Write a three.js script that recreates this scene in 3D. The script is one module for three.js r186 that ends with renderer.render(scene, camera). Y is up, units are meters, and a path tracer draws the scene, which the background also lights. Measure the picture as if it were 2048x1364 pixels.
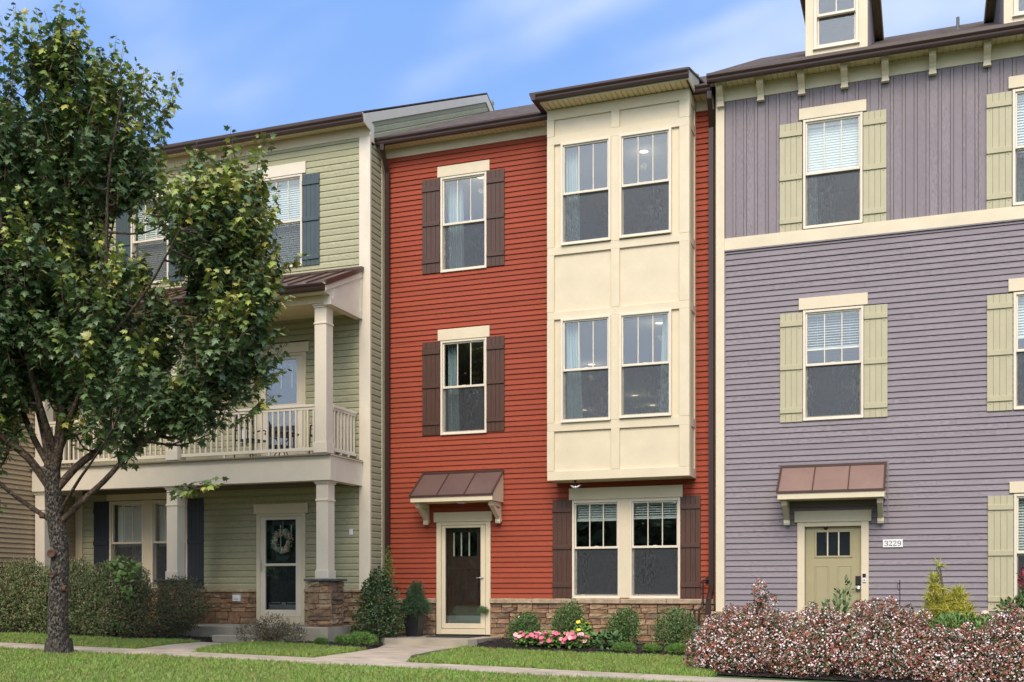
import * as THREE from 'three';
import { mergeGeometries } from 'three/addons/utils/BufferGeometryUtils.js';
import { ImprovedNoise } from 'three/addons/math/ImprovedNoise.js';
import { FontLoader } from 'three/addons/loaders/FontLoader.js';
import { TextGeometry } from 'three/addons/geometries/TextGeometry.js';

// ---------------------------------------------------------------- camera, sky, sun, exposure
const scene = new THREE.Scene();
const HALF = Math.atan(1185 / 2212), TURN = Math.atan(826 / 2212);
const camera = new THREE.PerspectiveCamera(THREE.MathUtils.radToDeg(2 * HALF), 2048 / 2370, 0.1, 900);
camera.position.set(0, 0, 20.2);                       // world heights are measured from eye level
camera.rotation.y = TURN;
camera.setViewOffset(2048, 2370, 0, 0, 2048, 1364);    // rising front: verticals stay vertical
const renderer = new THREE.WebGLRenderer();
renderer.toneMapping = THREE.LinearToneMapping;
renderer.toneMappingExposure = 1.3;
renderer.shadowMap.enabled = true;

const noise = new ImprovedNoise();
function fbm(x, y, z, o = 4) { let s = 0, a = 0.5, f = 1; for (let i = 0; i < o; i++) { s += a * noise.noise(x * f, y * f, z * f); a *= 0.5; f *= 2.03; } return s; }
function makeSky() {
  const W = 1024, H = 512, d = new Float32Array(W * H * 4);
  const sun = new THREE.Vector3(0.12, 0.82, 0.85).normalize();
  for (let j = 0; j < H; j++) for (let i = 0; i < W; i++) {
    const th = (j + 0.5) / H * Math.PI - Math.PI / 2, ph = (i + 0.5) / W * 2 * Math.PI - Math.PI;
    const dx = Math.cos(th) * Math.cos(ph), dz = Math.cos(th) * Math.sin(ph), dy = Math.sin(th);
    const e = Math.max(dy, 0), k = Math.pow(1 - e, 3.6);
    let r = 0.165 + (0.52 - 0.165) * k, g = 0.335 + (0.68 - 0.335) * k, b = 0.74 + (0.88 - 0.74) * k;
    // thin streaked cloud on a flat layer
    const s = 1 / (0.22 + Math.abs(dy)), cx = dx * s, cz = dz * s;
    let c = fbm(cx * 0.8 + cz * 0.5 + 3.1, cz * 3.0 - cx * 0.7, 7.3, 6) + 0.45 * fbm(cx * 2.6, cz * 8 - cx * 2, 1.7, 5);
    c = Math.min(1, Math.max(0, (c + 0.11) * 1.7)); c = c * c * (3 - 2 * c) * 0.48;
    const w = Math.max(0, dx * sun.x + dy * sun.y + dz * sun.z), glow = 1.35 * Math.pow(w, 3);
    r += (0.92 - r) * c + glow; g += (0.94 - g) * c + glow * 0.95; b += (0.98 - b) * c + glow * 0.84;
    const o = (j * W + i) * 4; d[o] = r; d[o + 1] = g; d[o + 2] = b; d[o + 3] = 1;
  }
  const t = new THREE.DataTexture(d, W, H, THREE.RGBAFormat, THREE.FloatType);
  t.mapping = THREE.EquirectangularReflectionMapping; t.magFilter = THREE.LinearFilter; t.minFilter = THREE.LinearFilter; t.needsUpdate = true;
  return t;
}
scene.background = makeSky(); scene.environment = scene.background;
const sun = new THREE.DirectionalLight(new THREE.Color(1.0, 0.85, 0.7), 2.2);
sun.position.set(-8 + 8, 55, 2 + 57); sun.target.position.set(-8, 0, 2);
sun.castShadow = true; sun.shadow.radius = 56; sun.shadow.mapSize.set(2048, 2048);
Object.assign(sun.shadow.camera, { left: -22, right: 22, top: 22, bottom: -22, near: 10, far: 160 });
scene.add(sun, sun.target);

// ---------------------------------------------------------------- helpers
function rng(seed) { let a = seed >>> 0; return () => { a = (a + 0x6D2B79F5) | 0; let t = Math.imul(a ^ (a >>> 15), 1 | a); t = (t + Math.imul(t ^ (t >>> 7), 61 | t)) ^ t; return ((t ^ (t >>> 14)) >>> 0) / 4294967296; }; }
const R0 = rng(20240611);
const rr = (a, b, r = R0) => a + (b - a) * r();
const V = (x, y, z) => new THREE.Vector3(x, y, z);
const taken = new Map();
function numbered(n) { const k = taken.get(n) ?? 0; taken.set(n, k + 1); return k ? `${n}_${String(k).padStart(3, '0')}` : n; }
const at = new WeakMap();                               // where a group stands, in world metres
function tag(o, label, category, group, kind) { if (label) o.userData.label = label; if (category) o.userData.category = category; if (group) o.userData.group = group; if (kind) o.userData.kind = kind; return o; }
function thing(name, label, category, [x, y, z], group) { const g = new THREE.Group(); g.name = numbered(name); g.position.set(x, y, z); at.set(g, V(x, y, z)); scene.add(g); return tag(g, label, category, group); }
function setting(name, [x, y, z] = [0, 0, 0]) { const g = new THREE.Group(); g.name = numbered(name); g.position.set(x, y, z); at.set(g, V(x, y, z)); scene.add(g); g.userData.kind = 'structure'; return g; }
function part(name, parent, [x, y, z]) { const g = new THREE.Group(); g.name = name; g.position.copy(V(x, y, z).sub(at.get(parent))); at.set(g, V(x, y, z)); parent.add(g); return g; }
// geometry is given in world metres; the mesh is centred on itself and set under its parent
function add(name, geo, mat, parent = scene) {
  if (Array.isArray(geo)) geo = geo.length === 1 ? geo[0] : merge(geo);
  geo.computeBoundingBox(); const c = geo.boundingBox.getCenter(V(0, 0, 0)); geo.translate(-c.x, -c.y, -c.z);
  const m = new THREE.Mesh(geo, mat); m.name = parent === scene ? numbered(name) : name; m.castShadow = m.receiveShadow = true;
  at.set(m, c.clone()); m.position.copy(parent === scene ? c : c.clone().sub(at.get(parent))); parent.add(m); return m;
}
function merge(list) { return mergeGeometries(list.map((g) => { const n = g.index ? g.toNonIndexed() : g; for (const k of Object.keys(n.attributes)) if (!['position', 'normal', 'uv'].includes(k)) n.deleteAttribute(k); return n; }), false); }
function uvs(g, turn = false) {                          // uv in metres by the way each face points
  g = g.index ? g.toNonIndexed() : g; const p = g.attributes.position, n = g.attributes.normal, u = new Float32Array(p.count * 2), ox = rr(0, 9), oy = rr(0, 9);
  for (let i = 0; i < p.count; i++) {
    const ax = Math.abs(n.getX(i)), ay = Math.abs(n.getY(i)), az = Math.abs(n.getZ(i)); let a, b;
    if (az >= ax && az >= ay) { a = p.getX(i); b = p.getY(i); } else if (ay >= ax) { a = p.getX(i); b = p.getZ(i); } else { a = p.getZ(i); b = p.getY(i); }
    if (turn) [a, b] = [b, a];
    u[2 * i] = a + ox; u[2 * i + 1] = b + oy;
  }
  g.setAttribute('uv', new THREE.BufferAttribute(u, 2)); return g;
}
function bx(x0, x1, y0, y1, z0, z1, turn) { const g = new THREE.BoxGeometry(x1 - x0, y1 - y0, z1 - z0); g.translate((x0 + x1) / 2, (y0 + y1) / 2, (z0 + z1) / 2); return uvs(g, turn); }
function bev(x0, x1, y0, y1, z0, z1, b = 0.006, turn) { // box with chamfered edges on the sides that face out (+z)
  const s = new THREE.Shape([[x0 + b, y0 + b], [x1 - b, y0 + b], [x1 - b, y1 - b], [x0 + b, y1 - b]].map(([x, y]) => new THREE.Vector2(x, y)));
  const g = new THREE.ExtrudeGeometry(s, { depth: z1 - z0 - 2 * b, bevelEnabled: true, bevelThickness: b, bevelSize: b, bevelSegments: 1, steps: 1 }); g.translate(0, 0, z0 + b); return uvs(g, turn);
}
function prism(pts, a0, a1, axis = 'x') {               // x: pts (z,y); y: pts (x,z); z: pts (x,y)
  const q = axis === 'x' ? pts.map(([z, y]) => [-z, y]) : axis === 'y' ? pts.map(([x, z]) => [x, -z]) : pts;
  const g = new THREE.ExtrudeGeometry(new THREE.Shape(q.map(([x, y]) => new THREE.Vector2(x, y))), { depth: a1 - a0, bevelEnabled: false });
  if (axis === 'x') { g.rotateY(Math.PI / 2); g.translate(a0, 0, 0); } else if (axis === 'y') { g.rotateX(-Math.PI / 2); g.translate(0, a0, 0); } else g.translate(0, 0, a0);
  return uvs(g);
}
function tube(pts, r, seg = 20, rad = 6) { return new THREE.TubeGeometry(new THREE.CatmullRomCurve3(pts.map((p) => V(...p))), seg, r, rad); }
function limb(pts, r0, r1, seg = 10, rad = 7, bump = 0) {   // tapered tube
  const c = new THREE.CatmullRomCurve3(pts), fr = c.computeFrenetFrames(seg, false), pos = [], uv = [], idx = [];
  for (let i = 0; i <= seg; i++) {
    const t = i / seg, p = c.getPointAt(t), r = r0 + (r1 - r0) * t;
    for (let j = 0; j <= rad; j++) {
      const a = (j % rad) / rad * 2 * Math.PI, k = r * (1 + bump * fbm(Math.cos(a) * 1.5 + p.x * 3, Math.sin(a) * 1.5, p.y * 3, 3)), n = fr.normals[i], b = fr.binormals[i];
      pos.push(p.x + k * (Math.cos(a) * n.x + Math.sin(a) * b.x), p.y + k * (Math.cos(a) * n.y + Math.sin(a) * b.y), p.z + k * (Math.cos(a) * n.z + Math.sin(a) * b.z)); uv.push(j / rad * 2 * Math.PI * r0, t * c.getLength());
    }
  }
  for (let i = 0; i < seg; i++) for (let j = 0; j < rad; j++) { const a = i * (rad + 1) + j, b = a + rad + 1; idx.push(a, a + 1, b, b, a + 1, b + 1); }
  const g = new THREE.BufferGeometry(); g.setAttribute('position', new THREE.Float32BufferAttribute(pos, 3)); g.setAttribute('uv', new THREE.Float32BufferAttribute(uv, 2)); g.setIndex(idx); g.computeVertexNormals(); return g;
}
function lathe(pts, x, y, z, n = 20) { const g = new THREE.LatheGeometry(pts.map(([a, b]) => new THREE.Vector2(a, b)), n); g.translate(x, y, z); return g; }

// ---------------------------------------------------------------- textures and materials
function tex(n, size, f, srgb = true) {
  const d = new Uint8Array(n * n * 4);
  for (let j = 0; j < n; j++) for (let i = 0; i < n; i++) { const c = f(i / n, j / n), o = (j * n + i) * 4; for (let k = 0; k < 3; k++) d[o + k] = Math.max(0, Math.min(255, 255 * (Array.isArray(c) ? c[k] : c))); d[o + 3] = 255; }
  const t = new THREE.DataTexture(d, n, n); t.wrapS = t.wrapT = THREE.RepeatWrapping; t.magFilter = THREE.LinearFilter; t.minFilter = THREE.LinearMipmapLinearFilter; t.generateMipmaps = true;
  t.repeat.set(1 / size[0], 1 / size[1]); if (srgb) t.colorSpace = THREE.SRGBColorSpace; t.needsUpdate = true; return t;
}
// tileable noise: walk a torus-like blend of four corners
function tn(u, v, f, z, o = 4) { const g = (a, b) => fbm(a * f, b * f, z, o), bu = u, bv = v; return (g(u, v) * (1 - bu) * (1 - bv) + g(u - 1, v) * bu * (1 - bv) + g(u, v - 1) * (1 - bu) * bv + g(u - 1, v - 1) * bu * bv) * 1.35; }
const hash = rng(77);
const T = {
  vinyl: tex(512, [2.4, 2.4], (u, v) => 0.94 + 0.07 * tn(u, v, 3, 1.1) + 0.035 * tn(u, v * 6, 30, 2.2, 2) + 0.02 * (hash() - 0.5)),
  vinylBump: tex(256, [0.6, 0.12], (u, v) => 0.5 + 0.5 * tn(u * 0.5, v, 26, 8.8, 3), false),
  paint: tex(512, [1.6, 1.6], (u, v) => 0.955 + 0.06 * tn(u, v, 4, 4.1, 5) + 0.02 * tn(u, v, 34, 5.1, 3) + 0.015 * (hash() - 0.5)),
  wood: tex(512, [0.5, 1.0], (u, v) => 0.92 + 0.1 * tn(u * 4, v * 0.25, 16, 3.3) + 0.06 * tn(u, v, 3, 9.1)),
  stone: tex(512, [0.8, 0.8], (u, v) => { const a = tn(u, v, 6, 2.7, 5), b = tn(u, v, 26, 6.1, 3); const k = 0.82 + 0.34 * a + 0.22 * b; return [k, k * (0.985 + 0.05 * a), k * (0.96 + 0.1 * a)]; }),
  stoneBump: tex(512, [0.8, 0.8], (u, v) => 0.5 + 0.6 * tn(u, v, 9, 12.7, 5), false),
  concrete: tex(512, [1.8, 1.8], (u, v) => { const a = tn(u, v, 4, 3.9, 5), s = hash(); const q = tn(u, v, 2.5, 23.9, 4); return 0.84 + 0.2 * a + 0.14 * q + 0.08 * (s - 0.5) + (s > 0.985 ? -0.14 : 0); }),
  metal: tex(512, [1.5, 1.5], (u, v) => 0.93 + 0.1 * tn(u, v, 3, 8.1) + 0.04 * tn(u, v, 20, 8.7, 3)),
  shingle: tex(512, [1.0, 1.0], (u, v) => { const row = Math.floor(v * 8), t = Math.floor(u * 7 + (row % 2) * 0.5 + 0.3 * Math.sin(row * 5.3)); const k = 0.6 + 0.28 * Math.abs(Math.sin(t * 12.9898 + row * 78.233) * 43758.5 % 1) + 0.22 * (hash() - 0.5); return [k, k * 0.95, k * 0.9]; }),
  soil: tex(512, [1.2, 1.2], (u, v) => { const k = 0.55 + 0.55 * tn(u, v, 30, 1.9, 4) + 0.5 * (hash() - 0.5) * 0.6; return [k, k * 0.93, k * 0.88]; }),
  turf: tex(512, [2.2, 2.2], (u, v) => { const a = tn(u, v, 5, 5.3, 4), b = hash(); return [0.72 + 0.3 * a + 0.25 * (b - 0.5), 0.8 + 0.22 * a + 0.25 * (b - 0.5), 0.62 + 0.2 * a + 0.2 * (b - 0.5)]; }),
  bark: tex(512, [0.6, 0.6], (u, v) => { const a = tn(u * 1.5, v, 14, 7.7, 5), b = tn(u, v, 6, 17.7, 5); const k = 0.6 + 0.95 * a; const l = b > 0.1 && a > -0.06 ? 0.22 : b < -0.2 ? -0.15 : 0; return [k + l, k * 0.97 + l, k * 0.92 + l * 0.92]; }),
  barkBump: tex(512, [0.6, 0.6], (u, v) => 0.5 + 0.9 * tn(u * 1.5, v, 14, 7.7, 5), false),
  screen: tex(512, [0.9, 0.9], (u, v) => 0.52 + 0.2 * tn(u * 3, v, 14, 6.3, 4) + 0.12 * (hash() - 0.5), false),
};
const C = (r, g, b) => new THREE.Color(r, g, b);
function std(c, rough, o = {}) { return new THREE.MeshStandardMaterial({ color: C(...c), roughness: rough, ...o }); }
const sid = (c) => std(c, 0.78, { map: T.vinyl, bumpMap: T.vinylBump, bumpScale: 0.0003 });
const M = {
  red: [0.96, 1.0, 1.05].map((k) => sid([0.34 * k, 0.056 * k, 0.021 * k])),
  purple: [0.97, 1.0, 1.03].map((k) => sid([0.277 * k, 0.24 * k, 0.257 * k])),
  green: [0.97, 1.0, 1.03].map((k) => sid([0.44 * k, 0.43 * k, 0.265 * k])),
  tan: [0.97, 1.0, 1.03].map((k) => sid([0.44 * k, 0.33 * k, 0.2 * k])),
  cream: std([0.765, 0.662, 0.46], 0.5, { map: T.paint }),
  white: std([0.81, 0.725, 0.57], 0.42, { map: T.paint }),
  soffit: std([0.84, 0.7, 0.44], 0.6, { map: T.paint }),
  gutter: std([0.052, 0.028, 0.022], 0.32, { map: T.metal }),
  awning: std([0.19, 0.125, 0.105], 0.33, { map: T.metal, metalness: 0.25 }),
  awningPale: std([0.33, 0.21, 0.165], 0.36, { map: T.metal, metalness: 0.2 }),
  seam: std([0.085, 0.042, 0.033], 0.35, { map: T.metal }),
  brown: std([0.088, 0.038, 0.022], 0.5, { map: T.wood }),
  slate: std([0.066, 0.098, 0.105], 0.5, { map: T.wood }),
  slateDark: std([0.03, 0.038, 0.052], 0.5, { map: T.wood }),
  khaki: std([0.5, 0.46, 0.29], 0.55, { map: T.paint }),
  doorKhaki: std([0.41, 0.36, 0.2], 0.5, { map: T.paint }),
  doorBrown: std([0.06, 0.028, 0.018], 0.4, { map: T.wood }),
  doorDark: std([0.018, 0.02, 0.024], 0.4, { map: T.wood }),
  cap: std([0.6, 0.47, 0.32], 0.85, { map: T.stone, bumpMap: T.stoneBump, bumpScale: 0.006 }),
  slateCap: std([0.14, 0.16, 0.16], 0.8, { map: T.stone }),
  mortar: std([0.1, 0.07, 0.05], 0.95, { map: T.stone }),
  concrete: std([0.55, 0.48, 0.36], 0.9, { map: T.concrete }),
  walk: [0.97, 1.0, 1.03].map((k) => std([0.66 * k, 0.55 * k, 0.41 * k], 0.92, { map: T.concrete })),
  shingle: std([0.2, 0.165, 0.14], 0.95, { map: T.shingle, bumpMap: T.shingle, bumpScale: 0.012 }),
  wallIn: std([0.3, 0.31, 0.33], 0.9), ceilIn: std([0.66, 0.67, 0.69], 0.9), floorIn: std([0.2, 0.13, 0.08], 0.6, { map: T.wood }),
  core: std([0.18, 0.15, 0.12], 0.95),
  glass: new THREE.MeshPhysicalMaterial({ color: C(0.93, 0.97, 0.96), roughness: 0.0, transmission: 1, thickness: 0, ior: 2.0 }),
  screen: std([0.06, 0.066, 0.07], 0.7, { transparent: true, opacity: 1, alphaMap: T.screen, side: THREE.DoubleSide }),
  black: std([0.012, 0.012, 0.013], 0.45), rubber: std([0.02, 0.02, 0.02], 0.95), iron: std([0.05, 0.03, 0.026], 0.5, { metalness: 0.3 }),
  steel: std([0.55, 0.55, 0.54], 0.3, { metalness: 0.9 }), plastic: std([0.8, 0.8, 0.78], 0.4),
  curtain: new THREE.MeshPhysicalMaterial({ color: C(0.62, 0.72, 0.74), roughness: 0.95, transmission: 0.3, thickness: 0, side: THREE.DoubleSide }),
  blind: std([0.78, 0.79, 0.76], 0.55, { side: THREE.DoubleSide }),
  glow: std([0.9, 0.85, 0.75], 0.5, { emissive: C(1, 0.8, 0.5), emissiveIntensity: 1.6 }),
};
const STONE = [[0.44, 0.27, 0.155], [0.52, 0.35, 0.21], [0.37, 0.23, 0.14], [0.57, 0.42, 0.27], [0.46, 0.31, 0.19], [0.28, 0.185, 0.125], [0.5, 0.31, 0.18]].map((c) => std(c, 0.9, { map: T.stone, bumpMap: T.stoneBump, bumpScale: 0.012 }));
const pick = (a, r = R0) => a[Math.floor(r() * a.length)];

// ---------------------------------------------------------------- ground
const rise = (x) => -(1.209 + 0.022 * x);                                       // the street falls to the right
function gh(x, z) { const k = Math.min(1, Math.max(0, (2.2 - z) / 2)); return rise(Math.max(-60, Math.min(60, x))) + 0.06 * k - 0.004 * Math.max(0, z - 12); }
const TILT = Math.atan(0.022);
{
  const xs = [], zs = [];
  for (let i = -300; i <= 300; i += 20) { if (i < -24 || i > 12) xs.push(i); } for (let i = -24; i <= 12; i += 0.5) xs.push(i);
  for (let i = -300; i <= 300; i += 20) { if (i < -2 || i > 14) zs.push(i); } for (let i = -2; i <= 14; i += 0.4) zs.push(i);
  xs.sort((a, b) => a - b); zs.sort((a, b) => a - b);
  const pos = [], uv = [], idx = [];
  for (const z of zs) for (const x of xs) { pos.push(x, gh(x, z) + (z > -1 && z < 14 ? 0.012 * fbm(x * 1.7, z * 1.7, 3, 3) : 0), z); uv.push(x, z); }
  for (let j = 0; j < zs.length - 1; j++) for (let i = 0; i < xs.length - 1; i++) { const a = j * xs.length + i, b = a + xs.length; idx.push(a, b, a + 1, b, b + 1, a + 1); }
  const g = new THREE.BufferGeometry(); g.setAttribute('position', new THREE.Float32BufferAttribute(pos, 3)); g.setAttribute('uv', new THREE.Float32BufferAttribute(uv, 2)); g.setIndex(idx); g.computeVertexNormals();
  const m = new THREE.Mesh(g, std([0.075, 0.125, 0.03], 0.95, { map: T.turf })); m.name = 'lawn_ground'; m.receiveShadow = m.castShadow = true; m.userData.kind = 'structure'; scene.add(m);
}
// walks: slabs of poured concrete with open joints, each lying on the slope
function slab(parent, pts, r, name = 'slab') {
  const cx = pts.reduce((s, p) => s + p[0], 0) / pts.length, cz = pts.reduce((s, p) => s + p[1], 0) / pts.length, b = 0.008;
  const q = pts.map(([x, z]) => new THREE.Vector2(x - cx, -(z - cz)));
  const g = new THREE.ExtrudeGeometry(new THREE.Shape(q), { depth: 0.1, bevelEnabled: true, bevelThickness: b, bevelSize: 0.006, bevelOffset: -0.006, bevelSegments: 1 });
  g.rotateX(-Math.PI / 2); g.translate(0, -0.1 - b, 0); const u = uvs(g); const m = new THREE.Mesh(u, pick(M.walk, r)); m.name = name; m.castShadow = m.receiveShadow = true;
  const p = V(cx, gh(cx, cz) + 0.022 + (r() - 0.5) * 0.006, cz); m.position.copy(p).sub(at.get(parent)); m.rotation.z = -TILT; parent.add(m); return m;
}
{
  const r = rng(5), s = setting('sidewalk', [-8, gh(-8, 6), 6]);
  for (let k = 0; k < 17; k++) { const x0 = -20.4 + k * 1.53, x1 = x0 + 1.53 - 0.012; slab(s, [[x0, 5.42], [x1, 5.42], [x1, 6.6], [x0, 6.6]], r); }
  const a = setting('front_path', [-8.3, gh(-8.3, 3.5), 3.5]);
  slab(a, [[-9.55, 1.42], [-8.05, 1.42], [-8.02, 2.6], [-9.12, 2.6]], r); slab(a, [[-9.12, 2.612], [-8.02, 2.612], [-7.82, 3.9], [-8.9, 3.9]], r); slab(a, [[-8.9, 3.912], [-7.82, 3.912], [-7.2, 5.408], [-8.75, 5.408]], r);
  const b = setting('front_path', [-11.9, gh(-11.9, 4.4), 4.4]);
  slab(b, [[-12.5, 3.1], [-11.72, 3.1], [-11.55, 4.2], [-12.42, 4.2]], r); slab(b, [[-12.42, 4.212], [-11.55, 4.212], [-11.0, 5.408], [-12.1, 5.408]], r);
}
// mulch beds: mounded sheets with loose bark chips on top
function bed(name, poly, lift) {
  const inside = (x, z) => { let c = false; for (let i = 0, j = poly.length - 1; i < poly.length; j = i++) { const [xi, zi] = poly[i], [xj, zj] = poly[j]; if ((zi > z) !== (zj > z) && x < (xj - xi) * (z - zi) / (zj - zi) + xi) c = !c; } return c; };
  const edge = (x, z) => { let m = 9; for (let i = 0, j = poly.length - 1; i < poly.length; j = i++) { const [ax, az] = poly[j], [bx2, bz] = poly[i], l = (bx2 - ax) ** 2 + (bz - az) ** 2, t = Math.max(0, Math.min(1, ((x - ax) * (bx2 - ax) + (z - az) * (bz - az)) / l)); m = Math.min(m, Math.hypot(x - ax - t * (bx2 - ax), z - az - t * (bz - az))); } return m; };
  const xs = poly.map((p) => p[0]), zs = poly.map((p) => p[1]), x0 = Math.min(...xs), x1 = Math.max(...xs), z0 = Math.min(...zs), z1 = Math.max(...zs), st = 0.07;
  const h = (x, z) => gh(x, z) + Math.min(1, edge(x, z) / 0.35) * lift + 0.004 + (0.012 + 0.03 * fbm(x * 9, z * 9, 4, 3));
  const pos = [], uv = []; for (let x = x0; x < x1; x += st) for (let z = z0; z < z1; z += st) if (inside(x + st / 2, z + st / 2)) for (const [a, b] of [[0, 0], [0, 1], [1, 0], [1, 0], [0, 1], [1, 1]]) { const X = x + a * st, Z = z + b * st; pos.push(X, h(X, Z), Z); uv.push(X, Z); }
  const g = new THREE.BufferGeometry(); g.setAttribute('position', new THREE.Float32BufferAttribute(pos, 3)); g.setAttribute('uv', new THREE.Float32BufferAttribute(uv, 2)); g.computeVertexNormals();
  const m = new THREE.Mesh(g, std([0.035, 0.026, 0.022], 0.95, { map: T.soil })); m.name = numbered(name); m.userData.kind = 'structure'; m.castShadow = m.receiveShadow = true; scene.add(m);
  const r = rng(31 + Math.round(x0 * -10)), list = []; const area = (x1 - x0) * (z1 - z0);
  for (let k = 0; k < area * 420; k++) { const x = rr(x0, x1, r), z = rr(z0, z1, r); if (inside(x, z)) list.push([x, h(x, z) + 0.006, z, r() * 6.3, rr(-0.5, 0.5, r), rr(0.5, 1.5, r), rr(0.5, 1.6, r)]); }
  const im = new THREE.InstancedMesh(new THREE.BoxGeometry(0.045, 0.009, 0.014), std([1, 1, 1], 0.95), list.length), o = new THREE.Object3D();
  list.forEach(([x, y, z, a, b, s, c], i) => { o.position.set(x, y, z); o.rotation.set(b, a, b * 0.7); o.scale.set(s, 1, s); o.updateMatrix(); im.setMatrixAt(i, o.matrix); im.setColorAt(i, C(0.034 * c, 0.025 * c, 0.021 * c)); });
  im.name = numbered('bark_chips'); tag(im, name === 'mulch_bed' && x0 < -9 ? 'loose dark bark chips on the bed between the two porches' : x0 > -4 ? 'loose dark bark chips on the bed along the purple house' : x0 < -11 ? 'loose bark chips under the hedge' : 'loose dark bark chips under the red house window', 'mulch', null, 'stuff'); im.castShadow = im.receiveShadow = true; scene.add(im);
  return h;
}
const bedLeft = bed('mulch_bed', [[-11.3, 2.15], [-10.6, 2.55], [-9.9, 3.0], [-9.1, 3.0], [-9.2, 2.3], [-9.62, 1.5], [-9.62, 0.02], [-10.3, 0.02], [-10.3, 1.95], [-11.3, 1.95]], 0.05);
const bedRight = bed('mulch_bed', [[-7.96, 0.02], [-7.9, 1.35], [-7.2, 1.75], [-6.2, 1.95], [-5.0, 1.9], [-4.0, 1.7], [-3.0, 1.9], [-3.0, 0.3], [-3.6, 0.02]], 0.09);
const bedPurple = bed('mulch_bed', [[-2.95, 0.3], [-2.95, 4.9], [3.2, 4.9], [3.2, 0.3], [-0.7, 0.3], [-0.7, 2.4], [-2.3, 2.4], [-2.3, 0.3]], 0.05);
const bedHedge = bed('mulch_bed', [[-17.7, 2.05], [-17.7, 3.4], [-15.5, 3.3], [-13.4, 3.2], [-12.6, 3.0], [-12.6, 2.05]], 0.05);

// ---------------------------------------------------------------- building kit
function frontWall(house, mat, x0, x1, y0, y1, z, holes, name = 'wall') {
  const s = new THREE.Shape([[x0, y0], [x1, y0], [x1, y1], [x0, y1]].map((p) => new THREE.Vector2(...p)));
  for (const [a, b, c, d] of holes) s.holes.push(new THREE.Path([[a, c], [a, d], [b, d], [b, c]].map((p) => new THREE.Vector2(...p))));
  const g = new THREE.ExtrudeGeometry(s, { depth: 0.16, bevelEnabled: false }); g.translate(0, 0, z - 0.168); return add(name, uvs(g), mat, house);
}
const LAP = (h) => [[0, 0], [0, 0.93], [0.003, 0.93], [0.022, 0.09], [0.022, 0], [0.012, -0.0]].map(([z, t]) => [z, t * h]);
const DUTCH = (h) => [[0, 0], [0, 0.95], [0.003, 0.95], [0.0055, 0.8], [0.0165, 0.66], [0.0165, 0.03], [0.0145, 0]].map(([z, t]) => [z, t * h]);
function clip(prof, h, a, b) {                          // part of a board profile between heights a and b
  const out = []; for (let i = 0; i < prof.length; i++) {
    const p = prof[i], q = prof[(i + 1) % prof.length]; const c = (y) => { const t = (y - p[1]) / (q[1] - p[1]); return [p[0] + t * (q[0] - p[0]), y]; };
    if (p[1] >= a - 1e-9 && p[1] <= b + 1e-9) out.push(p);
    const ys = [a, b].filter((y) => (p[1] - y) * (q[1] - y) < -1e-12); if (p[1] > q[1]) ys.sort((m, n) => n - m); else ys.sort((m, n) => m - n); for (const y of ys) out.push(c(y));
  } return out;
}
// one lapped board per course, broken round the openings; plane 'z' faces the street, plane 'x' faces right, plane 'l' faces left
function siding(house, name, mats, pos, x0, x1, y0, y1, h, holes, prof, plane = 'z', joint = 0) {
  const P = prof(h), n = Math.ceil((y1 - y0) / h - 1e-6);
  for (let k = 0; k < n; k++) {
    const ya = y0 + k * h, yb = Math.min(y1, ya + h), cuts = new Set([ya, yb]);
    for (const o of holes) if (o[2] < yb && o[3] > ya) { if (o[2] > ya + 0.012) cuts.add(o[2]); if (o[3] < yb - 0.012) cuts.add(o[3]); }
    const ys = [...cuts].sort((a, b) => a - b);
    for (let i = 0; i < ys.length - 1; i++) {
      const a = ys[i], b = ys[i + 1], mid = (a + b) / 2; let runs = [[x0, x1]];
      for (const o of holes) if (o[2] < mid && o[3] > mid) runs = runs.flatMap(([p, q]) => o[1] <= p || o[0] >= q ? [[p, q]] : [[p, o[0]], [o[1], q]].filter(([m, e]) => e - m > 0.015));
      for (let [p, q] of runs) {
        let list = [[p, q]]; if (joint && q - p > 3.2 && R0() < joint) { const c = p + (q - p) * rr(0.3, 0.7); list = [[p, c - 0.0015], [c + 0.0015, q]]; }
        for (const [c, d] of list) {
          const pr = clip(P, h, a - ya, b - ya).map(([z, y]) => [z, y + ya]); if (pr.length < 3) continue;
          let g; if (plane === 'z') g = prism(pr.map(([z, y]) => [z + pos, y]), c, d, 'x'); else { g = prism(pr, c, d, 'x'); g.rotateY(plane === 'x' ? Math.PI / 2 : -Math.PI / 2); if (plane === 'x') g.translate(pos, 0, 0); else g.translate(pos, 0, 0); g.translate(0, 0, 0); }
          if (plane === 'x') g.scale(1, 1, 1);
          const bd = add(name, g, pick(mats), house); bd.position.z += rr(-0.0016, 0.0016); bd.rotation.z = rr(-0.0005, 0.0005);
        }
      }
    }
  }
}
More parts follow.
